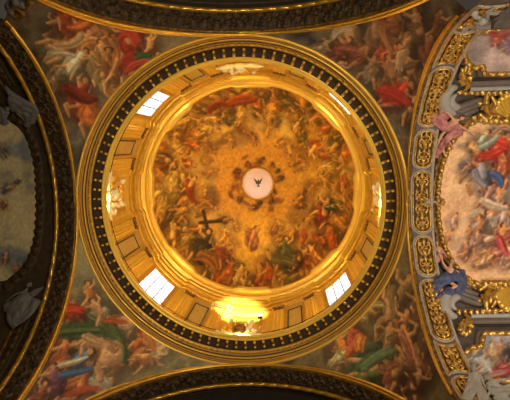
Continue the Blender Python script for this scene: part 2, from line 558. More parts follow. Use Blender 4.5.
def pendentive(sa, ea, sb, eb, n=190, m=170):
    """sa/sb the two arches, ea/eb which end (0 low, 1 high) of each; returns a grid of points"""
    def curve(s_, e_):
        r, t0 = ARCH[s_]
        a = math.asin(-t0 / r); b = THR[s_][e_]
        t = np.linspace(0, 1, m) ** 1.35
        return arch(s_, 0, a + (b - a) * t)
    Ca, Cb = curve(sa, ea), curve(sb, eb)
    ra, pa, za = polar(Ca); rb, pb, zb = polar(Cb)
    dp = (pb - pa + PI) % (2 * PI) - PI
    f = np.linspace(0, 1, n)[:, None]
    R = ra + (rb - ra) * f; ph = pa + dp * f; Z = za + (zb - za) * f
    return ring(R, ph, Z)


PEND = {'TL': pendentive('L', 0, 'T', 0), 'TR': pendentive('T', 1, 'R', 0), 'BR': pendentive('R', 1, 'B', 1), 'BL': pendentive('B', 0, 'L', 1)}

# ---- the drum cornice
PH0 = rad(2.0)
NSEG = 288
phi = np.arange(NSEG) * 2 * PI / NSEG


def revolve(mb, prof, mod=None):
    R = np.array([p[0] for p in prof])[None]; Z = np.array([p[1] for p in prof])[None]
    RR = R + 0 * phi[:, None]
    if mod is not None: RR = RR + mod(phi)[:, None]
    return mb.grid(ring(RR, phi[:, None] + 0 * R, Z + 0 * phi[:, None]), cu=True)


def rounds(p0, p1, n=6, out=1.0):
    """a bulging quarter-round between two profile points"""
    (a, b), (c, d) = p0, p1
    nx, nz = -(d - b), (c - a)
    return [(a + (c - a) * t + nx * out * .35 * math.sin(PI * t), b + (d - b) * t + nz * out * .35 * math.sin(PI * t)) for t in np.linspace(0, 1, n)]


corn = MB()
revolve(corn, rounds((9.36, 23.54), (9.28, 23.7)) + [(9.42, 23.73), (9.42, 23.8), (9.26, 23.82), (9.25, 23.95), (9.3, 23.96), (9.3, 23.98), (9.24, 24.0), (9.23, 24.14), (9.4, 24.16), (9.4, 24.2), (9.22, 24.22)] +
        rounds((9.22, 24.22), (9.14, 24.32)) + [(9.28, 24.35), (9.28, 24.39), (9.08, 24.4), (9.06, 24.47)] + [(9.1, 24.49), (9.1, 24.58), (9.0, 24.6), (8.94, 24.64), (8.92, 24.66)])
TRIM1 = corn.build('trim_1', FRIEZE, kind='structure')
def hoop(mb, R_, z_, r_, nseg=288):
    ps = np.arange(nseg) * 2 * PI / nseg; b = np.arange(8) * PI / 4
    return mb.grid(ring((R_ + r_ * np.cos(b))[None] + 0 * ps[:, None], ps[:, None] + 0 * b[None], (z_ + r_ * np.sin(b))[None] + 0 * ps[:, None]), cu=True, cv=True)
bd_ = MB()
for R_, z_, r_ in ((9.3, 23.62, .075), (9.3, 23.86, .04), (9.26, 24.14, .03), (9.2, 24.27, .06), (9.0, 24.62, .035)): hoop(bd_, R_, z_, r_)
bd_.build('gilded_beads', GOLDL, TRIM1)
gr = MB()
for R_, z_, r_ in ((9.3, 23.73, .05), (9.27, 23.93, .03), (9.24, 24.19, .035), (9.14, 24.37, .05)): hoop(gr, R_, z_, r_)
gr.build('groove_shade_rings', COFFERD, TRIM1)  # dark-coloured rings laid in to draw the shade of the grooves
cv_ = MB()
revolve(cv_, [(8.92, 24.66), (8.92, 24.9), (8.36, 24.9)])
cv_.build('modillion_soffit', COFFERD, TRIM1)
lp = MB()
revolve(lp, [(8.40, 24.92), (8.38, 24.82)] + rounds((8.36, 24.82), (8.29, 24.95)) + [(8.36, 24.98), (8.36, 25.02), (8.25, 25.03), (8.25, 25.08)] + rounds((8.24, 25.08), (8.19, 25.2)) + [(8.2, 25.25), (8.4, 25.28), (9.3, 25.3)])
lp.build('cornice_lip', GOLDL, TRIM1)
# egg-and-dart course
eg = MB()
for k in range(150):
    a = k * 2 * PI / 150
    c = ring(9.0, a, 24.53)
    eg.ball(c, np.stack([ring(.07, a, 0), ring(.11, a + PI / 2, 0), np.array([0, 0, .07])]), 6, 5)
eg.build('egg_course', GOLDP, TRIM1)
mo = MB()
loc = lambda x, y, z: np.stack([x, y, z], -1)
mo.box(loc, -.24, .22, -.06, .06, .0, .1)
mo.box(loc, -.26, .26, -.08, .08, .1, .16)
MOD = mo.build('modillion', GOLDD, TRIM1, local=True, smooth=False)
BOSS = [MB().ball((-.15, 0, -.03), np.diag([.1, .09, .07]), 8, 6).build('boss', GOLDL, MOD, local=True), MB().ball((.15, 0, -.02), np.diag([.085, .085, .06]), 8, 6).build('boss', GOLDL, MOD, local=True)]
for k in range(96):
    a = (k + .5) * 2 * PI / 96 + PH0
    o = MOD if k == 0 else MOD.copy()
    if k: COL.objects.link(o)
    o.parent = TRIM1
    p = ring(8.62, a, 24.76)
    o.location = (p[0], p[1], p[2] + ZO); o.rotation_euler = (0, 0, a)
    for b_ in BOSS:
        c = b_ if k == 0 else b_.copy()
        if k: COL.objects.link(c)
        c.parent = o; c.matrix_parent_inverse = Matrix.Identity(4)

rl = MB()
for R_, z_, r_ in ((8.45, 26.05, .025), (8.45, 25.7, .016)):
    rl.grid(np.stack([np.stack([ring(R_ + r_ * math.cos(b), a, z_ + r_ * math.sin(b)) for b in np.arange(6) * PI / 3]) for a in phi]), cu=True, cv=True)
for k in range(64):
    a = k * 2 * PI / 64
    rl.tube(np.stack([ring(8.45, a, z) for z in (25.27, 25.7, 26.06)]), .018, 5)
rl.build('iron_railing', IRON, TRIM1)

# ---- the drum wall with its window openings
bay = lambda p: (np.abs(((p - PH0) / (PI / 4) + .5) % 1 - .5) * 45)      # degrees from the nearest bay axis


def drum_mod(p):
    b = bay(p)
    return np.where(b < 9.2, .05, 0.0)


phi_save = phi
NW = 576
phi = np.arange(NW) * 2 * PI / NW
ZW = np.array([25.3, 25.6, 30.27, 30.5])
RW = ring((8.8 + drum_mod(phi))[:, None] + 0 * ZW[None], phi[:, None] + 0 * ZW[None], ZW[None] + 0 * phi[:, None])
WIN = [PH0 + rad(45 + 90 * k) for k in range(4)]
angd = lambda a, b: abs((a - b + PI) % (2 * PI) - PI)


def is_win(i, j):
    a = (i + .5) * 2 * PI / NW
    return j == 1 and any(angd(a, w) < rad(6.6) for w in WIN)


dw = MB().grid(RW, cu=True, skip=is_win)
DRUM = dw.build('wall_drum', OCHRE, kind='structure', smooth=False)
phi = phi_save
# recessed panels between each pair of pilasters
for k in range(8):
    c = PH0 + rad(22.5 + 45 * k)
    fn = lambda x, y, z: ring(x, c + y / 8.9, z)
    m = MB(); m.box(fn, 8.71, 8.84, -.62, .62, 25.3, 30.45, 1, 4)
    pn = m.build('wall_panel', OCHREP, DRUM, smooth=False)
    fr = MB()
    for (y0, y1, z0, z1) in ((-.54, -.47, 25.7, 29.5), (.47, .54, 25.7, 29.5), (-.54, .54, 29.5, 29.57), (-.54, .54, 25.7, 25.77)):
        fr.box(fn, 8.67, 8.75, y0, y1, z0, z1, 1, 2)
    fr.build('panel_shade_moulding', BRONZE, pn, smooth=False)  # mouldings coloured dark to draw shadow lines along the panel edges
# moulded surrounds in the four sculpture bays
for k in range(4):
    c = PH0 + rad(90 * k)
    fn = lambda x, y, z: ring(x, c + y / 9.0, z)
    m = MB()
    for (y0, y1, z0, z1) in ((-1.1, -.95, 25.3, 29.3), (.95, 1.1, 25.3, 29.3), (-1.1, 1.1, 29.3, 29.5)):
        m.box(fn, 8.77, 8.91, y0, y1, z0, z1, 1, 4)
    m.build('bay_surround', GOLDP, DRUM, smooth=False)

# windows
for k, w in enumerate(WIN):
    fn = lambda x, y, z: ring(x, w + y / 9.2, z)
    fr = MB(); Wd = 9.2 * rad(6.6)
    for (y0, y1, z0, z1) in ((-Wd - .03, -Wd + .05, 25.55, 30.3), (Wd - .05, Wd + .03, 25.55, 30.3), (-Wd, Wd, 30.22, 30.32), (-Wd, Wd, 25.5, 25.65)):
        fr.box(fn, 8.83, 8.95, y0, y1, z0, z1, 1, 4)
    for (y0, y1, z0, z1) in ((-Wd - .2, -Wd, 25.5, 30.4), (Wd, Wd + .2, 25.5, 30.4), (-Wd - .2, Wd + .2, 30.3, 30.4)):
        fr.box(fn, 8.8, 8.87, y0, y1, z0, z1, 1, 3)
    W = fr.build('window_%d' % (k + 1), GOLDP, kind='structure', smooth=False)
    MB().box(fn, 8.87, 8.89, -Wd, Wd, 25.5, 30.3, 1, 4).build('pane', SKY, W, smooth=False)
    mu = MB()
    for y in (-Wd / 3, Wd / 3): mu.box(fn, 8.84, 8.87, y - .035, y + .035, 25.6, 30.25)
    for z in (26.6, 27.6, 28.6): mu.box(fn, 8.85, 8.87, -Wd, Wd, z - .025, z + .025, 1, 4)
    mu.build('glazing_bars', WOODF, W, smooth=False)

# ---- upper entablature of the drum
NSEG = 576
phi = np.arange(NSEG) * 2 * PI / NSEG
ent_mod = lambda p: np.clip((10.2 - bay(p)) / .9, 0, 1) * .14
en = MB()
revolve(en, [(9.1, 30.42), (8.76, 30.45), (8.76, 30.6), (8.72, 30.62), (8.72, 30.78)] + rounds((8.7, 30.8), (8.62, 30.9)) +
        [(8.7, 30.93), (8.7, 30.97), (8.62, 31.0), (8.62, 31.4), (8.7, 31.42), (8.7, 31.45)] + rounds((8.58, 31.46), (8.47, 31.56)) + [(8.44, 31.58), (8.44, 31.66)] + rounds((8.42, 31.68), (8.32, 31.9)) + [(8.3, 31.95), (8.32, 32.05), (8.4, 32.1)], ent_mod)
TRIM2 = en.build('trim_2', GOLDP, kind='structure')
at = MB()
revolve(at, [(8.75, 32.05), (8.4, 32.12), (8.38, 32.4)] + rounds((8.38, 32.4), (8.3, 32.55)) + [(8.32, 32.58), (8.32, 32.9)])
at.build('attic_moulding', GOLDL, TRIM2)

# ---- the lantern
LR = 1.4
ln = MB()
phi_l = np.arange(64) * 2 * PI / 64
prof = [(LR, 39.3), (LR, 39.9), (1.32, 39.95), (1.32, 40.9), (1.25, 41.0)] + [(1.25 * math.cos(t), 41.0 + .55 * math.sin(t)) for t in np.linspace(.15, PI / 2 - .02, 8)]
Rl = np.array([p[0] for p in prof])[None]; Zl = np.array([p[1] for p in prof])[None]
ln.grid(ring(Rl + 0 * phi_l[:, None], phi_l[:, None] + 0 * Rl, Zl + 0 * phi_l[:, None]), cu=True)
LANTERN = ln.build('ceiling_lantern', LANT, kind='structure')
lr = MB()
for R_, z_, r_ in ((1.38, 39.45, .07), (1.3, 40.0, .05)):
    lr.grid(np.stack([np.stack([ring(R_ + r_ * math.cos(b), a, z_ + r_ * math.sin(b)) for b in np.arange(8) * PI / 4]) for a in phi_l]), cu=True, cv=True)
lr.build('lantern_moulding', LANT, LANTERN)

# ================================================================== FRESCOES
FLESH = (222, 164, 112); FLESHD = (186, 122, 76); RED = (170, 52, 34); ORANGE = (206, 112, 52); CREAMC = (226, 200, 156)
GREEN = (66, 92, 50); BLUEC = (84, 108, 140); BROWN = (104, 66, 40); DKB = (58, 50, 46); MAUVE = (150, 96, 96); GREY = (140, 132, 120)
WHITE = (226, 214, 200); YEL = (214, 168, 84)


def put(cv, lst):
    for it in lst:
        x, y, h, a, cloth = it[:5]
        kw = it[5] if len(it) > 5 else {}
        X, Y = cv.P(x, y)
        cv.fig(X, Y, h * cv.big, rad(a), cloth, **{'skin': cv.flesh, **kw})


def swag(cv, lst):
    for x, y, L, W, a, c in lst:
        X, Y = cv.P(x, y)
        cv.fold(X, Y, L, W, rad(a), c, 6)


def puffs(cv, lst):
    for x, y, rx, ry, c, a in lst:
        X, Y = cv.P(x, y)
        cv.blob(X, Y, rx, ry, c, a, .8)


# ---- dome
NP_, MR = 680, 150
zz = lambda t: 33.05 + 6.5 * np.sin(t)
tt = np.linspace(0, math.acos(1.4 / 8.0), 2000)
qr = F * 8.0 * np.cos(tt) / zz(tt)
tq = np.interp(np.linspace(qr[0], qr[-1], MR), qr[::-1], tt[::-1])
pp = np.arange(NP_) * 2 * PI / NP_
DP = ring(8.0 * np.cos(tq)[None] + 0 * pp[:, None], pp[:, None] + 0 * tq[None], zz(tq)[None] + 0 * pp[:, None])
cv, q = canvas_for(DP, (176, 130, 78), 11)
cv.melt = .1
cv.mottle([(146, 100, 46), (190, 138, 64), (208, 160, 84), (224, 184, 116)], 20, 3)
g = cv.g
cxq, cyq = 0.0, 0.0
# golden heaven near the lantern and the clearing below it
cv.blob(cxq, cyq, 46, 46, (206, 144, 62), .8, .8)
X, Y = cv.P(252, 236); cv.blob(X, Y, 26, 24, (222, 166, 74), .9, .8)
def rings_of(n, r0, r1, h0, h1, pal, skip=None, sk=(222, 162, 102), **kw):
    order = g.permutation(n)
    for k in order:
        a = (k + g.uniform(-.35, .35)) * 2 * PI / n
        r = g.uniform(r0, r1); x, y = cxq + r * math.cos(a), cyq + r * math.sin(a)
        if skip is not None and skip(x, y): continue
        cv.fig(x, y, g.uniform(h0, h1), a - PI / 2 + g.normal() * .8, pal[int(g.integers(len(pal)))], skin=np.asarray(sk) * g.uniform(.75, 1.1), **kw)
for k in range(60):
    a = g.uniform(0, 2 * PI); r = g.uniform(44, 100)
    cv.blob(r * math.cos(a), r * math.sin(a), g.uniform(6, 15), g.uniform(4, 8), [(186, 150, 110), (150, 108, 68), (104, 70, 42), (204, 168, 116)][int(g.integers(4))], .7, .7, a + PI / 2)
Xc, Yc = cv.P(252, 238)
clear = lambda x, y: math.hypot(x - Xc, y - Yc) < 19
PALD = [(186, 92, 44), (164, 112, 58), (108, 88, 54), (208, 136, 62), (192, 106, 52), (224, 178, 106), (126, 94, 66), (172, 128, 66), (206, 158, 92)]
rings_of(42, 90, 101, 20, 28, PALD)
rings_of(40, 76, 92, 18, 26, PALD, clear)
rings_of(32, 60, 76, 15, 21, PALD, clear, shade=.35)
rings_of(24, 44, 58, 12, 17, [(150, 96, 50), (176, 120, 60), (120, 74, 40), (190, 140, 76)], clear, sk=(204, 140, 74), shade=.3)
rings_of(13, 17, 25, 7, 12, [(110, 54, 26), (76, 52, 30), (130, 68, 34), (94, 58, 40)], sk=(164, 100, 50), shade=.4)
for k in range(16):
    a = g.uniform(0, 2 * PI); r = g.uniform(16, 30)
    cv.blob(r * math.cos(a), r * math.sin(a), g.uniform(3, 6), g.uniform(1.5, 3), [(120, 66, 28), (90, 52, 28), (206, 136, 54)][int(g.integers(3))], .6, .8, a + PI / 2)
# a robed figure in glory, a bearer with a plain dark cross, and two seated dark figures
cv.blob(Xc, Yc, 14, 15, (238, 186, 92), .9, .7)
cv.fold(Xc, Yc + 1, 18, 11, rad(75), (178, 112, 92), 6); cv.fig(Xc, Yc, 23, 0, (182, 116, 92), skin=(222, 160, 92), cover=1.3, shade=.1)
x1, y1 = cv.P(203, 211); x2, y2 = cv.P(209, 236); cv.stroke([(x1, y1), (x2, y2)], 1.7, 1.7, (58, 40, 26), lit=.2)
x1, y1 = cv.P(200, 223); x2, y2 = cv.P(221, 221); cv.stroke([(x1, y1), (x2, y2)], 1.9, 1.9, (58, 40, 26), lit=.2)
put(cv, [(203, 246, 34, 12, (66, 56, 44)), (219, 254, 24, -25, (146, 74, 48)), (284, 252, 30, -5, (86, 84, 64)), (300, 258, 24, 30, (96, 66, 44)), (325, 213, 28, 40, (150, 58, 38)), (333, 206, 18, 60, (56, 70, 48))])
swag(cv, [(208, 262, 26, 12, 40, (150, 96, 60)), (284, 262, 24, 8, 10, (110, 96, 66)), (193, 196, 16, 6, 70, (140, 62, 38)), (240, 102, 30, 10, 170, (170, 80, 46)), (215, 108, 18, 8, 150, (160, 70, 44))])
DOME = empty('dome_fresco', (0, 0, 33), 'round dome fresco of golden heaven with swirling figures around the lantern', 'fresco')
cv.im = cv.im * np.array([1.02, .97, .66])
MB().grid(DP, cu=True).build('painted_field', PAINT, DOME, colors=cv.finish(q))
fm = MB()
dn = np.abs((((pp - PH0) / (PI / 4)) + .5) % 1 - .5) * 45
bump = np.clip((11 - dn) / 3.0, 0, 1) * .2
pr = [(8.5, 32.84), (8.3, 32.86), (8.2, 32.84), (8.12, 32.86), (8.04, 32.94), (8.0, 33.04), (7.99, 33.12), (8.03, 33.2)]
Rf = np.array([p[0] for p in pr])[None] - np.array([0, 0, .5, 1, 1, 1, 1, 1.])[None] * bump[:, None]
Zf = np.array([p[1] for p in pr])[None] + 0 * pp[:, None] + np.array([0, 0, 0, .1, .4, .8, 1, 1])[None] * bump[:, None] * .8
fm.grid(ring(Rf, pp[:, None] + 0 * Rf, Zf), cu=True)
fm.build('gilded_frame', GOLDL, DOME)
og = MB()
for k in range(48):
    a = k * 2 * PI / 48
    og.ball(ring(1.5, a, 39.28), .1, 7, 5)
og.grid(np.stack([np.stack([ring(1.46 + .09 * math.cos(b), a, 39.32 + .09 * math.sin(b)) for b in np.arange(8) * PI / 4]) for a in phi_l]), cu=True, cv=True)
og.build('lantern_ring', GOLDP, DOME)

# ---- pendentives
def pend_obj(key, cv, q, label):
    G = PEND[key]; n, m = G.shape[:2]
    o = empty('pendentive_fresco', G[n // 2, m // 3], label, 'fresco', 'pendentive frescoes')
    MB().grid(G).build('painted_field', PAINT, o, colors=cv.finish(q))
    # gilded border following the two arches: two beads and a fillet
    b = MB()
    N = np.cross(np.gradient(G, axis=0), np.gradient(G, axis=1)); N /= np.linalg.norm(N, axis=-1)[..., None] + 1e-9
    N = np.where(((CAM - G) * N).sum(-1, keepdims=True) < 0, -N, N)
    for rev in (False, True):
        arch_side = {'TL': 'LT', 'TR': 'TR', 'BR': 'RB', 'BL': 'BL'}[key][1 if rev else 0]
        g_ = G[::-1] if rev else G; n_ = N[::-1] if rev else N
        a0 = g_[0]; across = g_[40] - g_[0]; L = np.linalg.norm(across, axis=1)[:, None]
        dirn = across / (L + 1e-6)
        w = np.minimum(.24 if arch_side in 'LR' else .4, L * .9) * np.clip(np.arange(len(L)) / 34.0, 0.02, 1)[:, None]
        rows = []
        for u, h in ((0, .02), (.05, .09), (.2, .13), (.34, .09), (.38, .03), (.52, .03), (.56, .08), (.7, .11), (.84, .08), (.9, .02), (1, .0)):
            rows.append(a0 + dirn * w * u + n_[3] * h)
        b.grid(np.stack(rows)[:, :-6])
    b.build('gilded_border', GOLDP, o)
    return o


cv, q = canvas_for(PEND['TL'], (104, 92, 74), 21); cv.big = 1.42; cv.flesh = (206, 146, 92)
cv.mottle([(70, 60, 46), (112, 98, 76), (134, 116, 88), (104, 92, 80)], 26, 4)
puffs(cv, [(50, 25, 14, 18, (92, 84, 72), .9), (62, 70, 16, 12, (140, 122, 92), .7), (100, 95, 20, 14, (132, 112, 84), .7), (140, 30, 20, 10, (110, 92, 66), .6)])
put(cv, [(58, 30, 26, 20, (120, 100, 78)), (56, 78, 22, 40, (150, 120, 84)), (112, 84, 24, -20, (170, 116, 70)), (126, 76, 20, 10, (150, 104, 66)), (60, 58, 22, 60, (186, 150, 110)), (80, 98, 34, 15, (132, 56, 38)), (88, 112, 28, -20, ORANGE), (70, 45, 40, 70, (196, 150, 104)), (82, 22, 38, 50, (190, 92, 46)), (68, 14, 26, 20, (160, 70, 42)), (96, 34, 30, -30, (206, 130, 70)), (86, 48, 32, 20, (204, 130, 66)),
         (76, 62, 26, 60, CREAMC), (96, 66, 26, -10, (150, 120, 86)), (106, 56, 26, 10, (196, 140, 80)), (104, 74, 24, 30, (180, 140, 92)), (114, 64, 26, 10, (150, 92, 52)), (120, 50, 28, 0, (172, 100, 52)), (130, 40, 30, -5, RED), (140, 58, 26, 60, (160, 46, 36)), (150, 46, 20, 20, BROWN)])
swag(cv, [(80, 95, 30, 14, 30, (120, 46, 32)), (132, 34, 26, 16, 70, (150, 52, 40)), (140, 66, 34, 10, -15, (156, 56, 46)), (143, 57, 14, 8, 10, (48, 80, 44)), (70, 40, 30, 10, 165, (206, 160, 112)), (62, 55, 24, 8, 10, (214, 186, 146)), (82, 24, 26, 12, 160, (204, 104, 50)), (155, 63, 20, 5, -10, (220, 188, 140))])
pend_obj('TL', cv, q, 'fresco on the upper left pendentive with orange figures, red robe and small green patch')

cv, q = canvas_for(PEND['TR'], (88, 74, 56), 22); cv.big = 1.42; cv.flesh = (176, 122, 76)
cv.mottle([(58, 46, 34), (92, 76, 56), (116, 96, 70), (84, 70, 54)], 24, 5)
puffs(cv, [(400, 30, 18, 22, (80, 68, 54), .8), (405, 70, 16, 14, (72, 58, 44), .8), (372, 60, 20, 12, (110, 92, 66), .6), (340, 40, 20, 12, (100, 82, 60), .6)])
put(cv, [(320, 62, 14, 40, (140, 104, 70)), (418, 84, 24, 10, (120, 76, 48)), (382, 92, 22, -20, (140, 92, 58)), (436, 26, 24, 0, (104, 64, 42)), (350, 36, 30, -20, (170, 130, 92)), (362, 52, 26, 60, (150, 80, 50)), (340, 52, 26, 30, (120, 62, 42)), (378, 34, 34, 10, (130, 92, 62)), (395, 28, 34, -10, (140, 80, 50)), (404, 48, 34, 15, (150, 104, 66)), (386, 56, 30, 40, (162, 76, 44)), (410, 70, 28, 0, (110, 78, 52)), (392, 75, 28, -30, (130, 88, 58)), (398, 96, 30, 70, (160, 50, 36)),
         (412, 108, 26, 20, (104, 72, 48)), (372, 70, 22, 20, (140, 112, 80)), (420, 30, 30, 0, (104, 72, 44)), (428, 52, 26, 10, (110, 64, 40)), (335, 66, 18, 60, (120, 90, 60)), (322, 48, 16, 70, (140, 110, 76))])
swag(cv, [(395, 96, 30, 12, 25, (160, 48, 34)), (352, 52, 34, 6, 12, (150, 84, 62)), (342, 32, 24, 8, 150, (176, 146, 108)), (402, 62, 22, 10, 110, (176, 138, 94)), (388, 40, 24, 10, 70, (150, 96, 56))])
pend_obj('TR', cv, q, 'dim brown fresco on the upper right pendentive with a red drapery near its tip')

cv, q = canvas_for(PEND['BL'], (130, 122, 88), 23); cv.big = 1.42
cv.mottle([(96, 90, 62), (128, 120, 88), (150, 138, 100), (124, 116, 84)], 26, 6)
puffs(cv, [(88, 290, 10, 14, (120, 116, 86), .8), (135, 320, 20, 10, (140, 128, 90), .7), (128, 365, 14, 10, (136, 126, 92), .7), (60, 390, 20, 12, (96, 84, 66), .7)])
put(cv, [(72, 312, 26, -20, (180, 72, 40)), (90, 296, 22, 10, (170, 110, 56)), (100, 314, 26, -10, CREAMC), (120, 320, 24, 70, (196, 112, 60)), (130, 322, 22, 30, (210, 170, 120)), (84, 336, 44, 80, GREEN), (118, 345, 30, -10, (88, 116, 62)), (62, 340, 24, 20, (150, 84, 50)), (98, 352, 44, -75, (214, 140, 84)), (110, 358, 38, 20, (222, 160, 108)), (74, 366, 36, 60, BLUEC), (60, 360, 34, 0, (190, 110, 64)), (84, 384, 34, 75, (204, 120, 72)), (54, 385, 32, 10, (130, 84, 96)), (100, 378, 26, -20, (190, 180, 150)),
         (148, 340, 30, 30, ORANGE), (158, 334, 24, 10, (214, 150, 92)), (146, 356, 24, 70, (210, 140, 84)), (164, 348, 20, 60, (226, 188, 140)), (40, 396, 24, 20, (150, 92, 70))])
swag(cv, [(82, 332, 46, 16, 5, (82, 96, 56)), (114, 338, 36, 16, 55, (88, 100, 60)), (122, 352, 20, 12, 80, (84, 110, 58)), (72, 310, 26, 10, 10, (184, 66, 40)), (76, 372, 34, 8, -5, (80, 108, 146)), (72, 362, 30, 7, -10, (220, 204, 156)), (100, 340, 32, 10, 20, (230, 176, 122)), (113, 352, 10, 26, 0, (226, 168, 116)), (84, 392, 36, 8, -10, (200, 96, 64)), (150, 342, 22, 8, 60, (216, 130, 70)), (115, 322, 26, 5, 10, (206, 92, 60))])
pend_obj('BL', cv, q, 'bright fresco on the lower left pendentive with green drapery and blue cloth')

cv, q = canvas_for(PEND['BR'], (112, 92, 58), 24); cv.big = 1.42; cv.flesh = (200, 142, 84)
cv.mottle([(72, 54, 32), (108, 88, 54), (128, 108, 68), (96, 74, 46)], 26, 7)
puffs(cv, [(372, 318, 14, 16, (140, 122, 74), .7), (425, 375, 14, 20, (70, 50, 32), .8), (410, 300, 16, 20, (104, 86, 56), .7), (395, 385, 20, 10, (72, 56, 36), .7)])
put(cv, [(428, 322, 24, 0, (120, 84, 50)), (384, 294, 22, 10, (160, 120, 70)), (352, 320, 18, 40, (190, 150, 96)), (432, 360, 24, 10, (110, 70, 44)), (372, 300, 26, -20, (176, 132, 70)), (362, 312, 24, 60, (196, 156, 96)), (400, 298, 36, 0, (120, 92, 56)), (390, 318, 34, 10, (150, 110, 64)), (412, 310, 30, 10, (104, 74, 44)), (402, 330, 30, 30, (160, 104, 58)), (352, 340, 30, -40, (206, 92, 46)), (342, 348, 26, -20, (216, 130, 60)), (376, 362, 42, 70, (92, 104, 64)), (366, 372, 28, 40, (96, 110, 60)), (408, 350, 36, 0, (196, 130, 84)), (396, 372, 30, 20, (168, 96, 56)), (418, 362, 28, -20, (140, 84, 52)), (414, 385, 28, 10, (104, 60, 40)), (388, 340, 26, -10, (130, 96, 56)), (425, 340, 24, 10, (110, 76, 46)), (340, 358, 18, 60, (200, 170, 110))])
swag(cv, [(376, 360, 40, 14, -35, (92, 104, 64)), (352, 344, 24, 14, 100, (190, 92, 54)), (360, 344, 14, 14, 100, (210, 120, 54)), (406, 346, 26, 10, 60, (190, 116, 74)), (372, 300, 24, 7, 15, (206, 168, 100)), (393, 300, 30, 8, 85, (140, 108, 64))])
pend_obj('BR', cv, q, 'fresco on the lower right pendentive with green robe and orange-red cloth at left')

# ---- vault frescoes: an outline on the vault (d, arc), a painted field inside it and a carved frame round it
UPV = {'L': .40, 'R': .35}


def vault_fn(side, lift=0.0):
    """(d, arc length, height above the vault) -> point"""
    r = ARCH[side][0] + UPV[side]
    return lambda d, s, h: arch(side, d, np.asarray(s, float) / r, UPV[side] - lift - np.asarray(h, float))


def px_on(side, x, y, h=0.0):
    d, th = on_arch(x, y, side, UPV[side] - h)
    return d, th * (ARCH[side][0] + UPV[side])


def field(fn, outline, h, m=90, n=260):
    B = smoothpath(outline, n, closed=True); c = B.mean(0)
    t = np.linspace(0, 1, m) ** .7
    U = c + t[None, :, None] * (B - c)[:, None]
    return fn(U[..., 0], U[..., 1], U[..., 0] * 0 + h)


def carved(mb, fn, path, w, h, base=0.0, closed=True, per=.35, amp=.35, n=400, m=9, raw=False):
    """carved moulding along an outline: rounded, with a run of leaves"""
    B = smoothpath(path, n, closed) if not raw else np.asarray(path, float)
    T = (np.roll(B, -1, 0) - np.roll(B, 1, 0)) if closed else np.gradient(B, axis=0)
    T /= np.linalg.norm(T, axis=1)[:, None] + 1e-9
    N = np.stack([-T[:, 1], T[:, 0]], 1)
    s = np.concatenate([[0], np.cumsum(np.linalg.norm(np.diff(B, axis=0), axis=1))])[:, None]
    v = np.linspace(-1, 1, m)[None]
    leaf = np.abs(np.sin(PI * (s / per + .25 * v * v)))
    hh = h * np.sqrt(np.clip(1 - v * v, 0, 1)) * (1 - amp + amp * leaf)
    ww = w / 2 * v * (1 + .22 * leaf)
    mb.grid(fn(B[:, :1] + N[:, :1] * ww, B[:, 1:] + N[:, 1:] * ww, hh + base), cu=closed)
    return mb


# right: the nave vault, its long oval fresco
fnR = vault_fn('R')
half = [px_on('R', *p) for p in ((510, 114), (488, 117), (472, 122), (460, 131), (450, 145), (443, 162), (439, 182), (438, 202), (439, 222), (443, 242), (450, 258), (460, 272), (474, 283), (492, 288), (510, 289))]
DM = 8.2
OV = half + [(2 * DM - d, s) for d, s in half[::-1]]
FP = field(fnR, OV, .12, 130, 360)
cv, q = canvas_for(FP, (226, 196, 160), 31); cv.big = 1.25; cv.melt = .06
cv.mottle([(206, 170, 140), (226, 196, 160), (234, 206, 172), (222, 192, 164)], 30, 8, 1.2)
puffs(cv, [(452, 220, 8, 9, (188, 160, 140), .7), (462, 245, 14, 9, (196, 170, 152), .8), (490, 225, 18, 12, (200, 186, 168), .8), (500, 205, 14, 10, (206, 190, 170), .8), (480, 150, 12, 7, (176, 160, 146), .7), (505, 130, 16, 8, (196, 176, 154), .8), (485, 262, 20, 9, (206, 172, 140), .7), (466, 146, 7, 4, (150, 138, 128), .7)])
put(cv, [(462, 178, 9, 40, (200, 160, 120), dict(shade=.2)), (468, 190, 9, -30, (206, 150, 110), dict(shade=.2)), (476, 163, 24, 60, (140, 136, 150)), (484, 175, 26, 10, (160, 160, 176)), (496, 180, 26, -20, (110, 128, 170)), (504, 172, 22, 10, (206, 120, 90)), (490, 150, 24, 70, (210, 84, 62)), (500, 146, 24, 20, (214, 86, 66)), (482, 142, 22, 40, (150, 170, 156)), (476, 150, 16, -40, (214, 170, 120)), (504, 160, 20, 0, (196, 110, 90)),
         (488, 196, 22, 30, (180, 140, 130)), (500, 198, 24, -10, (190, 170, 160)), (484, 214, 22, 60, (200, 188, 168)), (494, 224, 24, -40, (196, 186, 170)), (504, 218, 22, 20, (176, 160, 158)), (480, 228, 20, 10, (190, 176, 160)), (488, 240, 22, 80, (206, 170, 150)), (502, 240, 24, -20, (196, 110, 110)), (476, 242, 18, 30, (180, 150, 140)), (496, 254, 20, 60, (206, 136, 120)), (508, 256, 20, 0, (216, 190, 170)), (466, 252, 14, 20, (184, 144, 130)), (453, 222, 14, 0, (186, 160, 150), dict(shade=.2)), (484, 262, 18, 70, (214, 176, 140)), (470, 232, 9, 10, (200, 150, 110), dict(shade=.2)), (505, 125, 18, 60, (190, 170, 150)),
         (470, 165, 7, 0, (150, 100, 70), dict(shade=.3)), (448, 238, 10, 20, (190, 150, 140), dict(shade=.2))])
swag(cv, [(492, 152, 24, 8, -20, (216, 80, 58)), (500, 143, 16, 10, 30, (218, 84, 62)), (489, 141, 22, 6, -35, (150, 176, 164)), (497, 180, 16, 8, 60, (92, 116, 176)), (480, 178, 18, 7, 60, (150, 152, 170)), (494, 205, 24, 8, 20, (210, 196, 178)), (503, 247, 20, 7, 60, (196, 96, 100))])
cO0 = np.array([DM, np.array(OV)[:, 1].mean()])
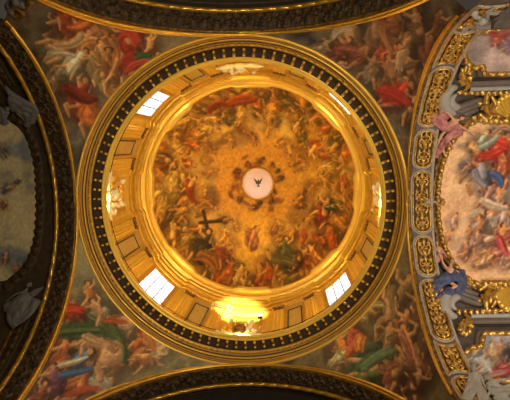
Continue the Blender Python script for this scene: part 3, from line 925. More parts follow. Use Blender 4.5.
NAVE = empty('vault_fresco', fnR(5.0, 0.5, 0), 'large oval fresco on the right vault with pale peach sky and swirling figures', 'fresco')
cv.im = np.clip((cv.im - 128) * 1.12 + 122, 0, 255) * np.array([1.0, .91, .82])
MB().grid(FP, cu=True).build('painted_field', PAINT, NAVE, colors=cv.finish(q))
fr = MB()
carved(fr, fnR, cO0 + (np.array(OV) - cO0) * 1.008, .28, .24, .1, per=.42, amp=.55, n=1400)
fr.build('gilded_frame', GOLD, NAVE)
fr = MB(); OVa = np.array(OV); cO = np.array([DM, OVa[:, 1].mean()])
carved(fr, fnR, cO + (OVa - cO) * 1.035, .24, .12, .02, per=.8, amp=.6, n=1400)
fr.build('carved_border', GOLDD, NAVE)
fr = MB(); carved(fr, fnR, cO + (OVa - cO) * 1.075, .34, .1, -.02, per=2, amp=.1, n=800); fr.build('dark_moulding', DARK, NAVE)

# right: the two side frescoes on the haunches of the nave vault
def side_fresco(name_label, px_out, paint, seed, stone=True):
    pts = [px_on('R', *p) for p in px_out]
    out = pts + [(2 * DM - d, s) for d, s in pts[::-1]]
    P = np.array(out); c = P.mean(0)
    # straight-edged outline, lightly rounded
    B = []
    for k in range(len(P)):
        a, b = P[k], P[(k + 1) % len(P)]
        for t in np.arange(14) / 14: B.append(a + (b - a) * t)
    B = np.array(B)
    for _ in range(2): B = (np.roll(B, 1, 0) + 2 * B + np.roll(B, -1, 0)) / 4
    t = np.linspace(0, 1, 90) ** .7
    U = c + t[None, :, None] * (B - c)[:, None]
    G = fnR(U[..., 0], U[..., 1], U[..., 0] * 0 + .1)
    cv, q = canvas_for(G, (190, 170, 160), seed)
    paint(cv)
    o = empty('haunch_fresco', fnR(c[0], c[1], 0), name_label, 'fresco', 'side frescoes of the right vault')
    MB().grid(G, cu=True).build('painted_field', PAINT, o, colors=cv.finish(q))
    carved(MB(), fnR, B, .24, .2, .08, per=.4, amp=.5, raw=True).build('gilded_frame', GOLD, o)
    B2 = c + (B - c) * np.array([1.02, 1.1])
    carved(MB(), fnR, B2, .3, .1, .0, per=3, amp=.05, raw=True).build('stone_moulding', STONE, o)
    return o


def paint_top(cv):
    cv.mottle([(150, 130, 126), (184, 162, 154), (200, 180, 166), (170, 150, 146)], 24, 9, 1.6)
    X, Y = cv.P(482, 52)
    puffs(cv, [(474, 56, 10, 10, (140, 124, 118), .9), (470, 42, 9, 8, (164, 146, 138), .8), (500, 58, 16, 10, (204, 176, 164), .9), (505, 40, 12, 9, (180, 160, 156), .7)])
    x1, y1 = cv.P(498, 36); x2, y2 = cv.P(486, 70); cv.stroke([(x1, y1), (x2, y2)], 3, 3, (214, 188, 172), .5, 0)
    put(cv, [(497, 38, 20, 10, (190, 92, 84)), (504, 28, 18, -20, (170, 110, 110)), (508, 46, 18, 10, (150, 120, 140)), (488, 28, 14, 40, (200, 150, 120))])
    swag(cv, [(497, 36, 16, 7, 30, (196, 76, 70)), (505, 33, 14, 5, -20, (188, 96, 88))])


side_fresco('fresco with red-robed figure on mauve sky, gold framed, upper right haunch', [(510, 72), (484, 72), (482, 64), (473, 66), (466, 60), (463, 50), (464, 40), (469, 32), (510, 22)], paint_top, 41)


def paint_bot(cv):
    cv.mottle([(112, 116, 134), (146, 148, 160), (170, 166, 168), (140, 136, 146)], 22, 10, 1.6)
    puffs(cv, [(475, 345, 10, 8, (140, 146, 166), .8), (500, 350, 14, 8, (186, 170, 160), .8), (480, 372, 16, 8, (170, 160, 154), .8)])
    put(cv, [(480, 360, 24, 40, (170, 176, 180)), (490, 366, 24, 60, (186, 176, 166)), (500, 352, 20, 10, (204, 160, 130)), (504, 368, 22, 40, (190, 84, 86)), (492, 350, 16, -30, (206, 170, 130)), (509, 352, 16, 0, (60, 56, 64)), (474, 356, 16, 10, (130, 140, 140)), (510, 380, 20, 40, (186, 110, 100))])
    swag(cv, [(504, 370, 20, 8, -10, (190, 74, 84)), (484, 366, 20, 6, 35, (200, 190, 178)), (498, 374, 16, 5, -15, (206, 160, 130))])


side_fresco('fresco with blue-grey sky and crimson drapery, gold framed, lower right haunch', [(510, 335), (483, 335), (481, 348), (471, 350), (463, 357), (461, 366), (464, 374), (470, 380), (510, 384)], paint_bot, 42)

# mouldings running along the nave vault on both sides of the oval
for k, (pa, offs) in enumerate((((510, 66), (0, .38, .62)), ((510, 321), (0, .38, .62)))):
    pass
def long_moulding(py0, py1, x0, mat_, name, h, parent):
    d0, s0 = px_on('R', x0, (py0 + py1) / 2)
    _, sa = px_on('R', 505, py0); _, sb = px_on('R', 505, py1)
    c = (sa + sb) / 2; w = abs(sb - sa)
    path = np.array([(d0 + (2 * DM - 2 * d0) * t, c) for t in np.linspace(0, 1, 120)])
    return carved(MB(), fnR, path, w, h, .02, closed=False, per=5, amp=0 if h < .16 else .3, raw=True).build(name, mat_, parent)


for nm, ya, yb in (('trim_3', 79.5, 84.5), ('trim_4', 319, 324)):
    o = long_moulding(ya, yb, 468, STONE, nm, .17, None); o['kind'] = 'structure'
    if nm == 'trim_3': long_moulding(85, 88.5, 470, STUCCO, 'pale_fillet', .2, o); long_moulding(76.5, 79, 468, DARK, 'dark_fillet', .08, o)
    else: long_moulding(314.5, 318.5, 470, STUCCO, 'pale_fillet', .2, o); long_moulding(324.5, 327, 468, DARK, 'dark_fillet', .08, o)

# nave entablature above the springing, seen at the upper right
cn = MB()
X0 = A0 + 1.1
def straight(mb, prof, x0, x1):
    y = np.array([p[0] for p in prof])[None]; z = np.array([p[1] for p in prof])[None]; x = np.array([x0, x1])[:, None]
    mb.grid(np.stack([x + 0 * y, y + 0 * x, z + 0 * x], -1))
    for xx in (x0, x1):
        pass
    return mb
yw = ARCH['R'][1] - ARCH['R'][0]
zs_ = ZC - ARCH['R'][0]
straight(cn, [(yw - .1, zs_ + .7), (yw + .55, zs_ + .65), (yw + .55, zs_ + .45), (yw + .4, zs_ + .35), (yw + .35, zs_ + .1), (yw + .15, zs_), (yw + .15, zs_ - .6), (yw - .1, zs_ - .7), (yw - .1, zs_ - 3)], X0, 22)
cn.build('trim_5', STONEB, kind='structure')

# left: the apse vault, much darker, with its fresco
fnL = vault_fn('L')
halfL = [px_on('L', *p) for p in ((0, 118), (12, 122), (22, 130), (30, 145), (35, 165), (37, 190), (37, 215), (35, 238), (30, 255), (22, 268), (12, 277), (0, 282))]
DML = 6.0
OVL = halfL + [(2 * DML - d, s) for d, s in halfL[::-1]]
FL = field(fnL, OVL, .12, 90, 260)
cv, q = canvas_for(FL, (150, 138, 108), 51)
cv.mottle([(140, 130, 112), (190, 170, 130), (206, 184, 140), (160, 148, 128)], 26, 11, 1.7)
puffs(cv, [(10, 150, 14, 8, (140, 142, 146), .8), (26, 150, 8, 14, (112, 114, 122), .8), (10, 255, 18, 9, (120, 124, 136), .8), (25, 262, 10, 6, (96, 100, 114), .8), (15, 215, 16, 22, (214, 190, 140), .8)])
put(cv, [(8, 188, 16, 65, (96, 104, 120)), (4, 205, 12, 20, (140, 66, 50)), (18, 182, 9, 75, (80, 82, 90)), (6, 258, 14, 40, (150, 104, 86)), (20, 270, 14, 70, (150, 96, 66)), (3, 150, 16, 0, (116, 108, 110))])
AP = empty('vault_fresco', fnL(4.5, 0.5, 0), 'dim oval fresco on the left vault with tan sky and bluish clouds', 'fresco')
MB().grid(FL, cu=True).build('painted_field', PAINT, AP, colors=cv.finish(q))
OVa = np.array(OVL); cO = np.array([DML, OVa[:, 1].mean()])
carved(MB(), fnL, cO + (OVa - cO) * 1.05, .5, .16, .04, per=.5, amp=.7, n=1000).build('carved_frame', BRONZE, AP)
carved(MB(), fnL, cO + (OVa - cO) * 1.115, .16, .1, .0, per=3, amp=.0, n=500).build('plain_moulding', DARKG, AP)
# ribs of the left vault
for d0, m_, w_, per in ((1.62, BRONZE, .34, .5), (1.98, DARKG, .16, 3), (2.3, BRONZE, .3, .45), (2.62, GOLDD, .1, 3)):
    for a0, a1 in ((-1.5, -.66), (.74, 1.5)):
        R_ = ARCH['L'][0] + UPV['L']
        path = np.array([(d0, a * R_) for a in np.linspace(a0, a1, 260)])
        carved(MB(), fnL, path, w_, .1, -.01, closed=False, per=per, amp=.6 if per < 1 else 0, raw=True).build('rib_moulding', m_, ceil['L'])

# ================================================================== GILDED SOFFIT PANELS OF THE RIGHT ARCH
RR = ARCH['R'][0]
fnS = lambda d, s, h: arch('R', d, np.asarray(s, float) / RR, -np.asarray(h, float))


def spiral(cx, cy, r, turns, a0, sgn, n=26):
    t = np.linspace(0, 1, n)
    rr = r * (1 - .86 * t); a = a0 + sgn * turns * 2 * PI * t
    return np.stack([cx + rr * np.cos(a), cy + rr * np.sin(a)], 1)


def leaf(mb, fn, x, y, ang, L, W, h=.07, base=.03, curl=.3):
    t = np.linspace(0, 1, 7)[:, None]; v = np.linspace(-1, 1, 5)[None]
    w = W * np.sin(PI * np.clip(t * .92 + .06, 0, 1)) ** .8 * (1 + .18 * np.sin(t * 16))
    bend = curl * L * t * t
    u = L * t + 0 * v; s = w * v * .5 + bend
    hh = base + h * (1 - .6 * v * v) * np.sin(PI * np.clip(t * .8 + .15, 0, 1)) + 0 * u
    c, k = math.cos(ang), math.sin(ang)
    mb.grid(fn(x + u * c - s * k, y + u * k + s * c, hh))


def rosette(mb, fn, x, y, r, n=6, h=.1):
    for k in range(n): leaf(mb, fn, x, y, k * 2 * PI / n, r, r * .75, h, .03, .1)
    mb.ball(fn(x, y, h), r * .28, 8, 6)


def stem_tube(mb, fn, pts, r0, r1, h=.06):
    pts = np.asarray(pts)
    mb.tube(fn(pts[:, 0], pts[:, 1], np.full(len(pts), h)), np.linspace(r0, r1, len(pts)), 6)


def outline(kind, d0, d1, s0, s1):
    c = (d0 + d1) / 2; w = (d1 - d0) / 2
    pts = []
    if kind == 'oval':
        for a in np.linspace(0, PI, 16): pts.append((c + w * math.cos(a), s1 - w + w * math.sin(a)))
        for a in np.linspace(PI, 2 * PI, 16): pts.append((c + w * math.cos(a), s0 + w + w * math.sin(a)))
    else:       # concave ends that follow the round neighbours
        e = w * .62
        for a in np.linspace(0, PI, 12): pts.append((c + w * math.cos(a), s1 - e * math.sin(a) * .9 + .12))
        for a in np.linspace(PI, 2 * PI, 12): pts.append((c + w * math.cos(a), s0 - e * math.sin(a) * .9 - .12))
    P = np.array(pts); B = []
    for k in range(len(P)):
        a, b = P[k], P[(k + 1) % len(P)]
        n = max(1, int(np.linalg.norm(b - a) / .06))
        for t in np.arange(n) / n: B.append(a + (b - a) * t)
    return np.array(B)


def panel(kind, s0, s1, label, center=False):
    d0, d1 = .22, 1.1
    c = (d0 + d1) / 2; L = s1 - s0
    o = empty('gilded_coffer', fnS(c, (s0 + s1) / 2, 0), label, 'ceiling panel', 'gilded panels of the right arch')
    B = outline(kind, d0, d1, s0, s1)
    cen = B.mean(0)
    t = np.linspace(0, 1, 6)
    cs = np.array([[c, np.clip(b[1], s0 + .38, s1 - .38)] for b in B])
    U = cs[:, None] + t[None, :, None] * (B - cs)[:, None]
    MB().grid(fnS(U[..., 0], U[..., 1], U[..., 0] * 0 + .015), cu=True).build('panel_ground', COFFER, o)
    carved(MB(), fnS, B, .1, .1, .0, per=.2, amp=.25, raw=True).build('gilded_frame', GOLD, o)
    carved(MB(), fnS, cen + (B - cen) * np.array([1.2, 1 + .17 / L]), .1, .07, .0, per=3, amp=0, raw=True).build('stucco_border', PALE, o)
    m = MB()
    n = max(1, int(round((L - .25) / .75)))
    step = (L - .25) / n
    for k in range(n):
        y = s0 + .125 + (k + .5) * step
        for sx in (-1, 1):
            stem_tube(m, fnS, spiral(c + sx * .17, y, .17, 1.2, rad(-90 if k % 2 else 90), sx * (1 if k % 2 else -1)), .05, .022, .08)
            for j in range(4):
                leaf(m, fnS, c + sx * .08, y + (j - 1.5) * step * .22, rad(90 + sx * (-60 + 35 * j)) if sx > 0 else rad(90 + (60 - 35 * j)), .24, .12, .08, .04, .25 * sx)
        rosette(m, fnS, c, y, .15, 6, .13)
        for sx in (-1, 1):
            for j in (-1, 1): leaf(m, fnS, c + sx * .3, y + j * step * .1, rad(90 * j + sx * j * 20), step * .42, .16, .1, .04, .15 * sx)
        leaf(m, fnS, c, y + .1, rad(90), step * .5, .2, .1, .05, 0)
        leaf(m, fnS, c, y - .1, rad(-90), step * .5, .2, .1, .05, 0)
    m.build('acanthus_relief', GOLD, o)
    return o


def s_at(y, x):
    d, th = on_arch(x, y, 'R'); return th * RR


PANELS = [('conc', 8, 28, 452, 'concave-ended gilded acanthus panel at the top of the right arch'),
          ('conc', 33, 64, 438, 'concave-ended gilded acanthus panel second from the top of the right arch'),
          ('oval', 69, 125, 428, 'long round-ended gilded panel beside the rose-draped figure'),
          ('rect', 131, 167, 421, 'short gilded panel just above the middle panel of the right arch'),
          ('oval', 172, 232, 419, 'middle gilded panel of the right arch, crossed by a cherub head boss'),
          ('rect', 237, 275, 420, 'short gilded panel just below the middle panel of the right arch'),
          ('oval', 281, 340, 428, 'long round-ended gilded panel beside the blue-draped figure'),
          ('conc', 345, 373, 441, 'concave-ended gilded acanthus panel below the blue figure, near the bottom of the arch'),
          ('oval', 378, 408, 456, 'round-ended gilded panel cut by the bottom edge of the picture')]
for kind, y0, y1, x, lab in PANELS:
    panel('conc' if kind == 'conc' else 'oval', s_at(y0, x), s_at(y1, x), lab)

# cherub-head boss where the middle panel meets the oval frame
def px_path(side, pts, fn_h):
    return np.array([px_on(side, x, y) for x, y in pts])


bs = empty('cherub_boss', fnS(1.3, .35, 0), 'small gilded boss with cherub head between middle panel and oval fresco', 'ornament')
bc = px_on('R', 440, 202)
m = MB(); rosette(m, fnR, bc[0], bc[1], .3, 8, .22); m.ball(fnR(bc[0], bc[1], .3), .13, 10, 8)
m.build('rosette', GOLD, bs)
m = MB()
sc_ = (0.9, s_at(202, 420))
for sx in (-1, 1):
    for j in range(4): leaf(m, fnS, sc_[0], sc_[1], rad(90 * sx + (j - 1.5) * 34), .42 - .03 * j, .16, .1, .12, .2 * sx)
m.build('wings', GOLD, bs)
m = MB(); m.ball(fnS(sc_[0], sc_[1], .25), .15, 12, 9); m.ball(fnS(sc_[0] + .01, sc_[1] + .04, .39), .035, 6, 5); m.build('head', STUCCO, bs)
m = MB(); p0 = fnS(.95, sc_[1], .18); p1 = fnR(bc[0] - .15, bc[1], .2)
m.tube(np.array([p0 + (p1 - p0) * t for t in np.linspace(0, 1, 6)]), .07, 7); m.build('ribbon', STUCCO, bs)

# ================================================================== FIGURES ON THE VAULTS
def remesh(o, v=.03):
    r = o.modifiers.new('remesh', 'REMESH'); r.mode = 'VOXEL'; r.voxel_size = v; r.use_smooth_shade = True
    s = o.modifiers.new('smooth', 'SMOOTH'); s.iterations = 4; s.factor = .5
    return o


def figure(name, label, cat, side, J, skin, cloth, hair, drape, group=None, wings=None, scale=1.0, shift=(0, 0)):
    """J: joints as (photo x, photo y, height off the vault in m); a continuous body with hair, cloth and wings as parts"""
    fn = vault_fn(side)
    def P(k):
        x, y, h = J[k] if isinstance(k, str) else k
        d, s = px_on(side, x, y, h)
        return fn(d, s, h)
    p = {k: P(k) for k in J}
    o = empty(name, p['hip'], label, cat, group)
    n = -(fn(*px_on(side, J['hip'][0], J['hip'][1]), 0.0) - fn(*px_on(side, J['hip'][0], J['hip'][1]), 1.0)); n /= np.linalg.norm(n)
    b = MB(); S = scale
    ch, hip, hd = p['chest'], p['hip'], p['head']
    b.capsule(hip, hip + (ch - hip) * .5, .17 * S, .145 * S); b.capsule(hip + (ch - hip) * .45, ch, .15 * S, .2 * S)
    nk = ch + (hd - ch) * .55
    b.capsule(ch, nk, .1 * S, .075 * S)
    up = (hd - ch) / np.linalg.norm(hd - ch)
    fw = n - up * (n @ up); fw /= np.linalg.norm(fw); sd = np.cross(up, fw)
    b.ball(hd, np.stack([sd * .1, fw * .12, up * .145]) * S, 12, 9)
    b.capsule(hd + fw * .11 * S + up * .02 * S, hd + fw * .145 * S - up * .03 * S, .018 * S, .026 * S)
    b.capsule(hd + fw * .09 * S - up * .085 * S, hd + fw * .105 * S - up * .09 * S, .035 * S, .035 * S)
    for e in (-1, 1): b.ball(hd + sd * e * .1 * S, .03 * S, 6, 5)
    shv = sd * .19 * S
    for e, kk in ((-1, 'l'), (1, 'r')):
        if kk + 'elbow' in J:
            s0 = ch + shv * e + up * .04
            if np.linalg.norm(p[kk + 'elbow'] - s0) > np.linalg.norm(p[kk + 'elbow'] - (ch - shv * e)) + .25: s0 = ch - shv * e + up * .04
            el, wr = p[kk + 'elbow'], p[kk + 'hand']
            b.capsule(ch, s0, .12 * S, .085 * S)
            b.capsule(s0, el, .078 * S, .06 * S); b.capsule(el, wr, .06 * S, .04 * S)
            dr = (wr - el) / (np.linalg.norm(wr - el) + 1e-9); sp = np.cross(dr, n); sp /= np.linalg.norm(sp) + 1e-9
            b.ball(wr + dr * .06 * S, np.stack([dr * .07, sp * .05, n * .028]) * S, 8, 6)
            for q_, (o_, l_) in enumerate(((-.042, .075), (-.015, .095), (.014, .09), (.04, .07))):
                f0 = wr + dr * .1 * S + sp * o_ * S; f1 = f0 + dr * l_ * .55 * S; f2 = f1 + dr * l_ * .45 * S - n * .02 * S
                b.capsule(f0, f1, .015 * S, .014 * S, 6); b.capsule(f1, f2, .014 * S, .012 * S, 6)
            t0 = wr + dr * .03 * S + sp * .045 * S
            b.capsule(t0, t0 + (dr * .6 + sp * .8) * .07 * S, .017 * S, .014 * S, 6)
        if kk + 'knee' in J:
            h0 = hip + sd * e * .09 * S
            kn, ft = p[kk + 'knee'], p[kk + 'foot']
            b.capsule(hip, h0, .15 * S, .12 * S)
            b.capsule(h0, kn, .115 * S, .08 * S); b.capsule(kn, ft, .08 * S, .05 * S)
            fd = (ft - kn) / (np.linalg.norm(ft - kn) + 1e-9); td = fd * .4 + n * .9
            b.capsule(ft, ft + td * .16 * S, .05 * S, .032 * S)
    bd = b.build('body', skin, o); remesh(bd, .024)
    hb = MB(); hb.ball(hd + up * .05 * S - fw * .035 * S, np.stack([sd * .125, fw * .12, up * .125]) * S, 12, 8)
    for k in range(7):
        a = k * PI / 6 - PI / 2
        hb.ball(hd - fw * .07 * S + sd * math.sin(a) * .1 * S + up * (math.cos(a) * .1 - .02) * S, .05 * S, 7, 5)
    remesh(hb.build('hair', hair, o), .03)
    dm = MB()
    for pts, r0, r1 in drape:
        Q = smoothpath([P(q_) for q_ in pts], 14)
        k = len(Q)
        for off in (-.5, 0, .5):
            T = np.gradient(Q, axis=0); T /= np.linalg.norm(T, axis=1)[:, None] + 1e-9
            N = np.cross(T, n)
            rr = np.linspace(r0, r1, k)
            W = Q + N * (off * rr * 1.5)[:, None] + n * (.03 * math.cos(off * 6) * np.sin(np.linspace(0, 9, k)))[:, None]
            dm.tube(W, rr * (.62 if off else .7) * (1.35 if name == 'stucco_angel' else .8 if cat == 'statue' else 1), 8, (n, .8))
    remesh(dm.build('drapery', cloth, o), .035)
    if wings:
        wm = MB()
        for root, tip in wings:
            a, c_ = P(root), P(tip); L = np.linalg.norm(c_ - a); dr = (c_ - a) / L; sp = np.cross(dr, n)
            for k in range(6):
                t = k / 5
                e_ = a + (c_ - a) * (1 - .45 * t) + sp * (.08 + .42 * t) * L * .6
                s_ = a + (c_ - a) * (.05 + .1 * (1 - t))
                wm.tube(np.array([s_, (s_ + e_) / 2 + n * .06, e_]), [.07, .09, .03], 7, (n, .4))
        wm.build('wing', cloth, o)
    return o


figure('painted_figure', 'rose-draped flying figure spilling over the oval frame, upper side', 'figure', 'R',
       dict(hip=(446, 127, .3), chest=(454, 122, .38), head=(462, 118, .45), lelbow=(462, 127, .45), lhand=(472, 133, .42), relbow=(449, 114, .45), rhand=(441, 109, .4), lknee=(438, 124, .4), lfoot=(431, 117, .3), rknee=(441, 136, .35), rfoot=(437, 147, .25)),
       SKIN, PINK, HAIR, [([(458, 124, .36), (446, 127, .42), (434, 118, .38), (429, 112, .28)], .24, .14), ([(462, 131, .36), (450, 136, .42), (442, 146, .38), (438, 156, .28)], .2, .1), ([(448, 118, .42), (440, 116, .42), (433, 121, .38)], .16, .12)], 'draped figures spilling over the frame')
figure('painted_figure', 'small rose-draped cherub below the flying figure, beside the oval frame', 'figure', 'R',
       dict(hip=(441, 147, .25), chest=(445, 140, .32), head=(448, 134, .36), lelbow=(450, 143, .34), lhand=(453, 148, .3), relbow=(439, 139, .34), rhand=(435, 143, .3), lknee=(436, 151, .3), lfoot=(438, 157, .25), rknee=(444, 153, .3), rfoot=(447, 159, .22)),
       SKIN, PINK, HAIR, [([(446, 143, .32), (440, 150, .34), (436, 158, .28)], .13, .08)], 'draped figures spilling over the frame', scale=.75)
figure('painted_figure', 'blue-draped seated figure spilling over the oval frame, lower side', 'figure', 'R',
       dict(hip=(449, 281, .3), chest=(450, 270, .38), head=(452, 261, .42), lelbow=(458, 272, .4), lhand=(463, 279, .36), relbow=(443, 263, .4), rhand=(439, 253, .36), lknee=(456, 286, .45), lfoot=(444, 293, .38), rknee=(440, 284, .38), rfoot=(436, 296, .3)),
       SKIN, BLUE, HAIR, [([(457, 274, .38), (447, 278, .44), (438, 284, .4), (434, 296, .3)], .26, .18), ([(460, 270, .34), (462, 282, .38), (458, 292, .36), (446, 299, .3)], .2, .14), ([(452, 290, .4), (442, 298, .38), (436, 302, .3)], .2, .14)], 'draped figures spilling over the frame')
figure('painted_figure', 'pale cherub peeping out above the blue-draped figure, beside the frame', 'figure', 'R',
       dict(hip=(440, 256, .22), chest=(438, 249, .28), head=(437, 243, .32), lelbow=(434, 252, .3), lhand=(432, 258, .26), relbow=(443, 251, .3), rhand=(446, 256, .26), lknee=(436, 262, .28), lfoot=(434, 267, .22), rknee=(442, 262, .28), rfoot=(444, 268, .22)),
       SKIN, PINK, HAIR, [([(441, 250, .28), (439, 258, .3), (435, 264, .25)], .12, .08)], 'draped figures spilling over the frame', scale=.72)
SG = 'white stucco figures on the right vault'
figure('stucco_statue', 'white stucco reclining figure with drapery above the upper haunch fresco', 'statue', 'R',
       dict(hip=(492, 21, .4), chest=(482, 20, .5), head=(475, 15, .55), lelbow=(478, 26, .55), lhand=(472, 30, .5), relbow=(487, 12, .5), rhand=(494, 8, .45), lknee=(502, 16, .5), lfoot=(511, 13, .4), rknee=(502, 24, .45), rfoot=(512, 20, .38)),
       STUCCO, STUCCO, STUCCO, [([(474, 24, .4), (486, 26, .5), (498, 21, .5), (512, 16, .4)], .24, .14), ([(470, 20, .35), (465, 28, .4), (464, 36, .3)], .14, .08), ([(484, 14, .45), (498, 12, .45), (512, 9, .35)], .14, .1)], SG)
figure('stucco_statue', 'white stucco seated figure at the lower corner of the blue-grey fresco', 'statue', 'R',
       dict(hip=(474, 385, .5), chest=(475, 376, .6), head=(473, 368, .65), lelbow=(469, 380, .62), lhand=(466, 388, .55), relbow=(481, 379, .62), rhand=(485, 386, .58), lknee=(470, 393, .6), lfoot=(468, 402, .5), rknee=(480, 394, .6), rfoot=(481, 404, .5)),
       STUCCO, STUCCO, STUCCO, [([(479, 378, .55), (472, 388, .6), (466, 400, .5)], .2, .16), ([(476, 384, .6), (482, 394, .6), (484, 406, .5)], .2, .16)], SG)
figure('stucco_statue', 'white stucco reclining figure along the bottom edge, beside the seated statue', 'statue', 'R',
       dict(hip=(502, 390, .5), chest=(493, 384, .6), head=(487, 378, .62), lelbow=(490, 392, .6), lhand=(486, 398, .5), relbow=(500, 380, .6), rhand=(507, 379, .55), lknee=(511, 385, .6), lfoot=(518, 392, .5), rknee=(510, 395, .55), rfoot=(518, 401, .45)),
       STUCCO, STUCCO, STUCCO, [([(492, 390, .55), (502, 392, .6), (514, 388, .5)], .24, .16), ([(496, 396, .5), (506, 400, .5), (516, 402, .4)], .2, .14)], SG)
LG = 'grey stucco angels of the left vault'
figure('stucco_angel', 'dim grey stucco angel leaning above the left fresco, near the left edge', 'statue', 'L',
       dict(hip=(24, 108, .4), chest=(14, 104, .5), head=(7, 109, .55), lelbow=(17, 113, .5), lhand=(23, 119, .45), relbow=(10, 96, .5), rhand=(6, 90, .4), lknee=(32, 112, .5), lfoot=(30, 122, .4), rknee=(34, 104, .45), rfoot=(40, 112, .35)),
       STUCCOG, STUCCOG, STUCCOG, [([(10, 98, .45), (22, 104, .5), (34, 110, .45), (30, 122, .35)], .26, .16), ([(12, 105, .4), (22, 110, .44), (28, 118, .36)], .26, .16), ([(24, 112, .45), (30, 118, .42), (26, 126, .32)], .2, .12), ([(4, 110, .4), (2, 118, .4), (6, 124, .3)], .2, .12)], LG, [((14, 102, .45), (5, 86, .35))])
figure('stucco_angel', 'dim grey stucco angel seated below the left fresco, near the left edge', 'statue', 'L',
       dict(hip=(16, 308, .4), chest=(24, 294, .5), head=(29, 285, .55), lelbow=(33, 296, .5), lhand=(40, 290, .45), relbow=(16, 294, .5), rhand=(8, 300, .4), lknee=(28, 312, .5), lfoot=(20, 322, .4), rknee=(10, 318, .45), rfoot=(14, 328, .35)),
       STUCCOG, STUCCOG, STUCCOG, [([(27, 294, .48), (16, 306, .5), (6, 306, .42)], .26, .2), ([(22, 298, .42), (19, 308, .46), (17, 318, .42)], .34, .26), ([(28, 296, .4), (24, 306, .42), (20, 316, .38)], .24, .2), ([(36, 300, .4), (28, 314, .45), (16, 322, .35)], .2, .14), ([(12, 306, .48), (12, 318, .45), (16, 326, .35)], .2, .14)], LG, [((25, 296, .42), (44, 286, .3))])

# scroll brackets, shells and leaves of the right vault
def bar(mb, side, pts, r, h, seg=9, flat=None, n=26):
    fn = vault_fn(side)
    Q = smoothpath([px_on(side, x, y) for x, y in pts], n)
    rr = np.interp(np.linspace(0, 1, len(Q)), np.linspace(0, 1, len(r)), r)
    hh = np.interp(np.linspace(0, 1, len(Q)), np.linspace(0, 1, len(h)), h)
    mb.tube(fn(Q[:, 0], Q[:, 1], hh), rr, seg, flat)


def leafpx(mb, side, x0, y0, x1, y1, W, h=.12, base=.1, curl=.2):
    a, b = np.array(px_on(side, x0, y0)), np.array(px_on(side, x1, y1))
    v = b - a
    leaf(mb, vault_fn(side), a[0], a[1], math.atan2(v[1], v[0]), np.linalg.norm(v), W, h, base, curl)


def bracket(Y, label):
    o = empty('scroll_bracket', fnR(*px_on('R', 450, Y(105)), 0), label, 'ornament', 'scroll brackets of the right vault')
    m = MB()
    bar(m, 'R', [(456, Y(86)), (449, Y(87)), (443, Y(93)), (443, Y(102)), (449, Y(109)), (457, Y(112))], [.1, .26, .34, .34, .26, .12], [.1, .16, .2, .2, .18, .1], 10)
    bar(m, 'R', [(455, Y(92)), (451, Y(95)), (450, Y(100)), (454, Y(104)), (460, Y(104))], [.06, .14, .2, .2, .1], [.2, .26, .3, .28, .2], 9)
    m.build('volute', STUCCO, o)
    m = MB()
    for k, (ya, yb, x1) in enumerate(((103, 98.5, 482), (107, 103.5, 480), (111, 109, 477), (114.5, 114, 470))):
        bar(m, 'R', [(452, Y(ya)), (459, Y(ya + 1.5)), (466, Y((ya + yb) / 2 + 1)), (x1 - 5, Y(yb)), (x1, Y(yb - .5))], [.14, .2, .19, .15, .08], [.14, .2 + .03 * (k % 2), .2, .16, .1], 9)
    m.build('banded_scroll', STONE, o)
    m = MB()
    for k in range(7): leafpx(m, 'R', 456 + 6 * k, Y(93), 461 + 6 * k, Y(88 + (k % 2)), .3, .14, .14, .25)
    for k in range(8): leafpx(m, 'R', 458 + 6 * k, Y(122 - .8 * k), 465 + 6 * k, Y(117 - .8 * k), .3, .14, .1, -.25)
    m.build('gilded_leaves', GOLD, o)
    return o


bracket(lambda y: y, 'big pale scroll bracket with gilded leaves above the rose-draped figure')
bracket(lambda y: 403.5 - y, 'big pale scroll bracket with gilded leaves below the blue-draped figure')


def cartouche(Y, label):
    o = empty('gilded_shell', fnR(*px_on('R', 500, Y(104)), 0), label, 'ornament', 'gilded shell ornaments of the right vault')
    m = MB()
    for k in range(9):
        a = rad(-62 + 15.5 * k)
        bar(m, 'R', [(508 + 3 * math.sin(a), Y(116 - 3 * math.cos(a))), (508 + 11 * math.sin(a), Y(116 - 15 * math.cos(a))), (508 + 17 * math.sin(a), Y(116 - 25 * math.cos(a)))], [.06, .13, .17], [.2, .32, .26], 8, n=10)
    m.build('shell', GOLDL, o)
    m = MB()
    bar(m, 'R', [(486, Y(91)), (484, Y(98)), (485, Y(106)), (489, Y(113))], [.1, .16, .16, .1], [.2, .3, .3, .2], 8)
    bar(m, 'R', [(490, Y(94)), (493, Y(100)), (491, Y(107)), (496, Y(111))], [.08, .13, .13, .08], [.2, .3, .3, .2], 8)
    bar(m, 'R', [(478, Y(112)), (485, Y(117)), (495, Y(119)), (512, Y(119))], [.1, .15, .15, .12], [.16, .22, .24, .24], 8)
    m.build('scroll_frame', GOLD, o)
    m = MB()
    for k in range(6): leafpx(m, 'R', 482 + 5 * k, Y(122), 486 + 5 * k, Y(114 + (k % 2) * 2), .34, .2, .22, .2)
    for k in range(5): leafpx(m, 'R', 476 + 4 * k, Y(104 + (k % 2) * 4), 481 + 4 * k, Y(98 + (k % 3) * 4), .3, .16, .16, .3)
    for k in range(6): leafpx(m, 'R', 480 + 6 * k, Y(93), 484 + 6 * k, Y(88), .32, .16, .2, -.2)
    m.build('gilded_leaves', GOLD, o)
    return o


cartouche(lambda y: y, 'gilded shell and scrolls between the oval fresco and the upper mouldings')
cartouche(lambda y: 403.5 - y, 'gilded shell and scrolls between the oval fresco and the lower mouldings')

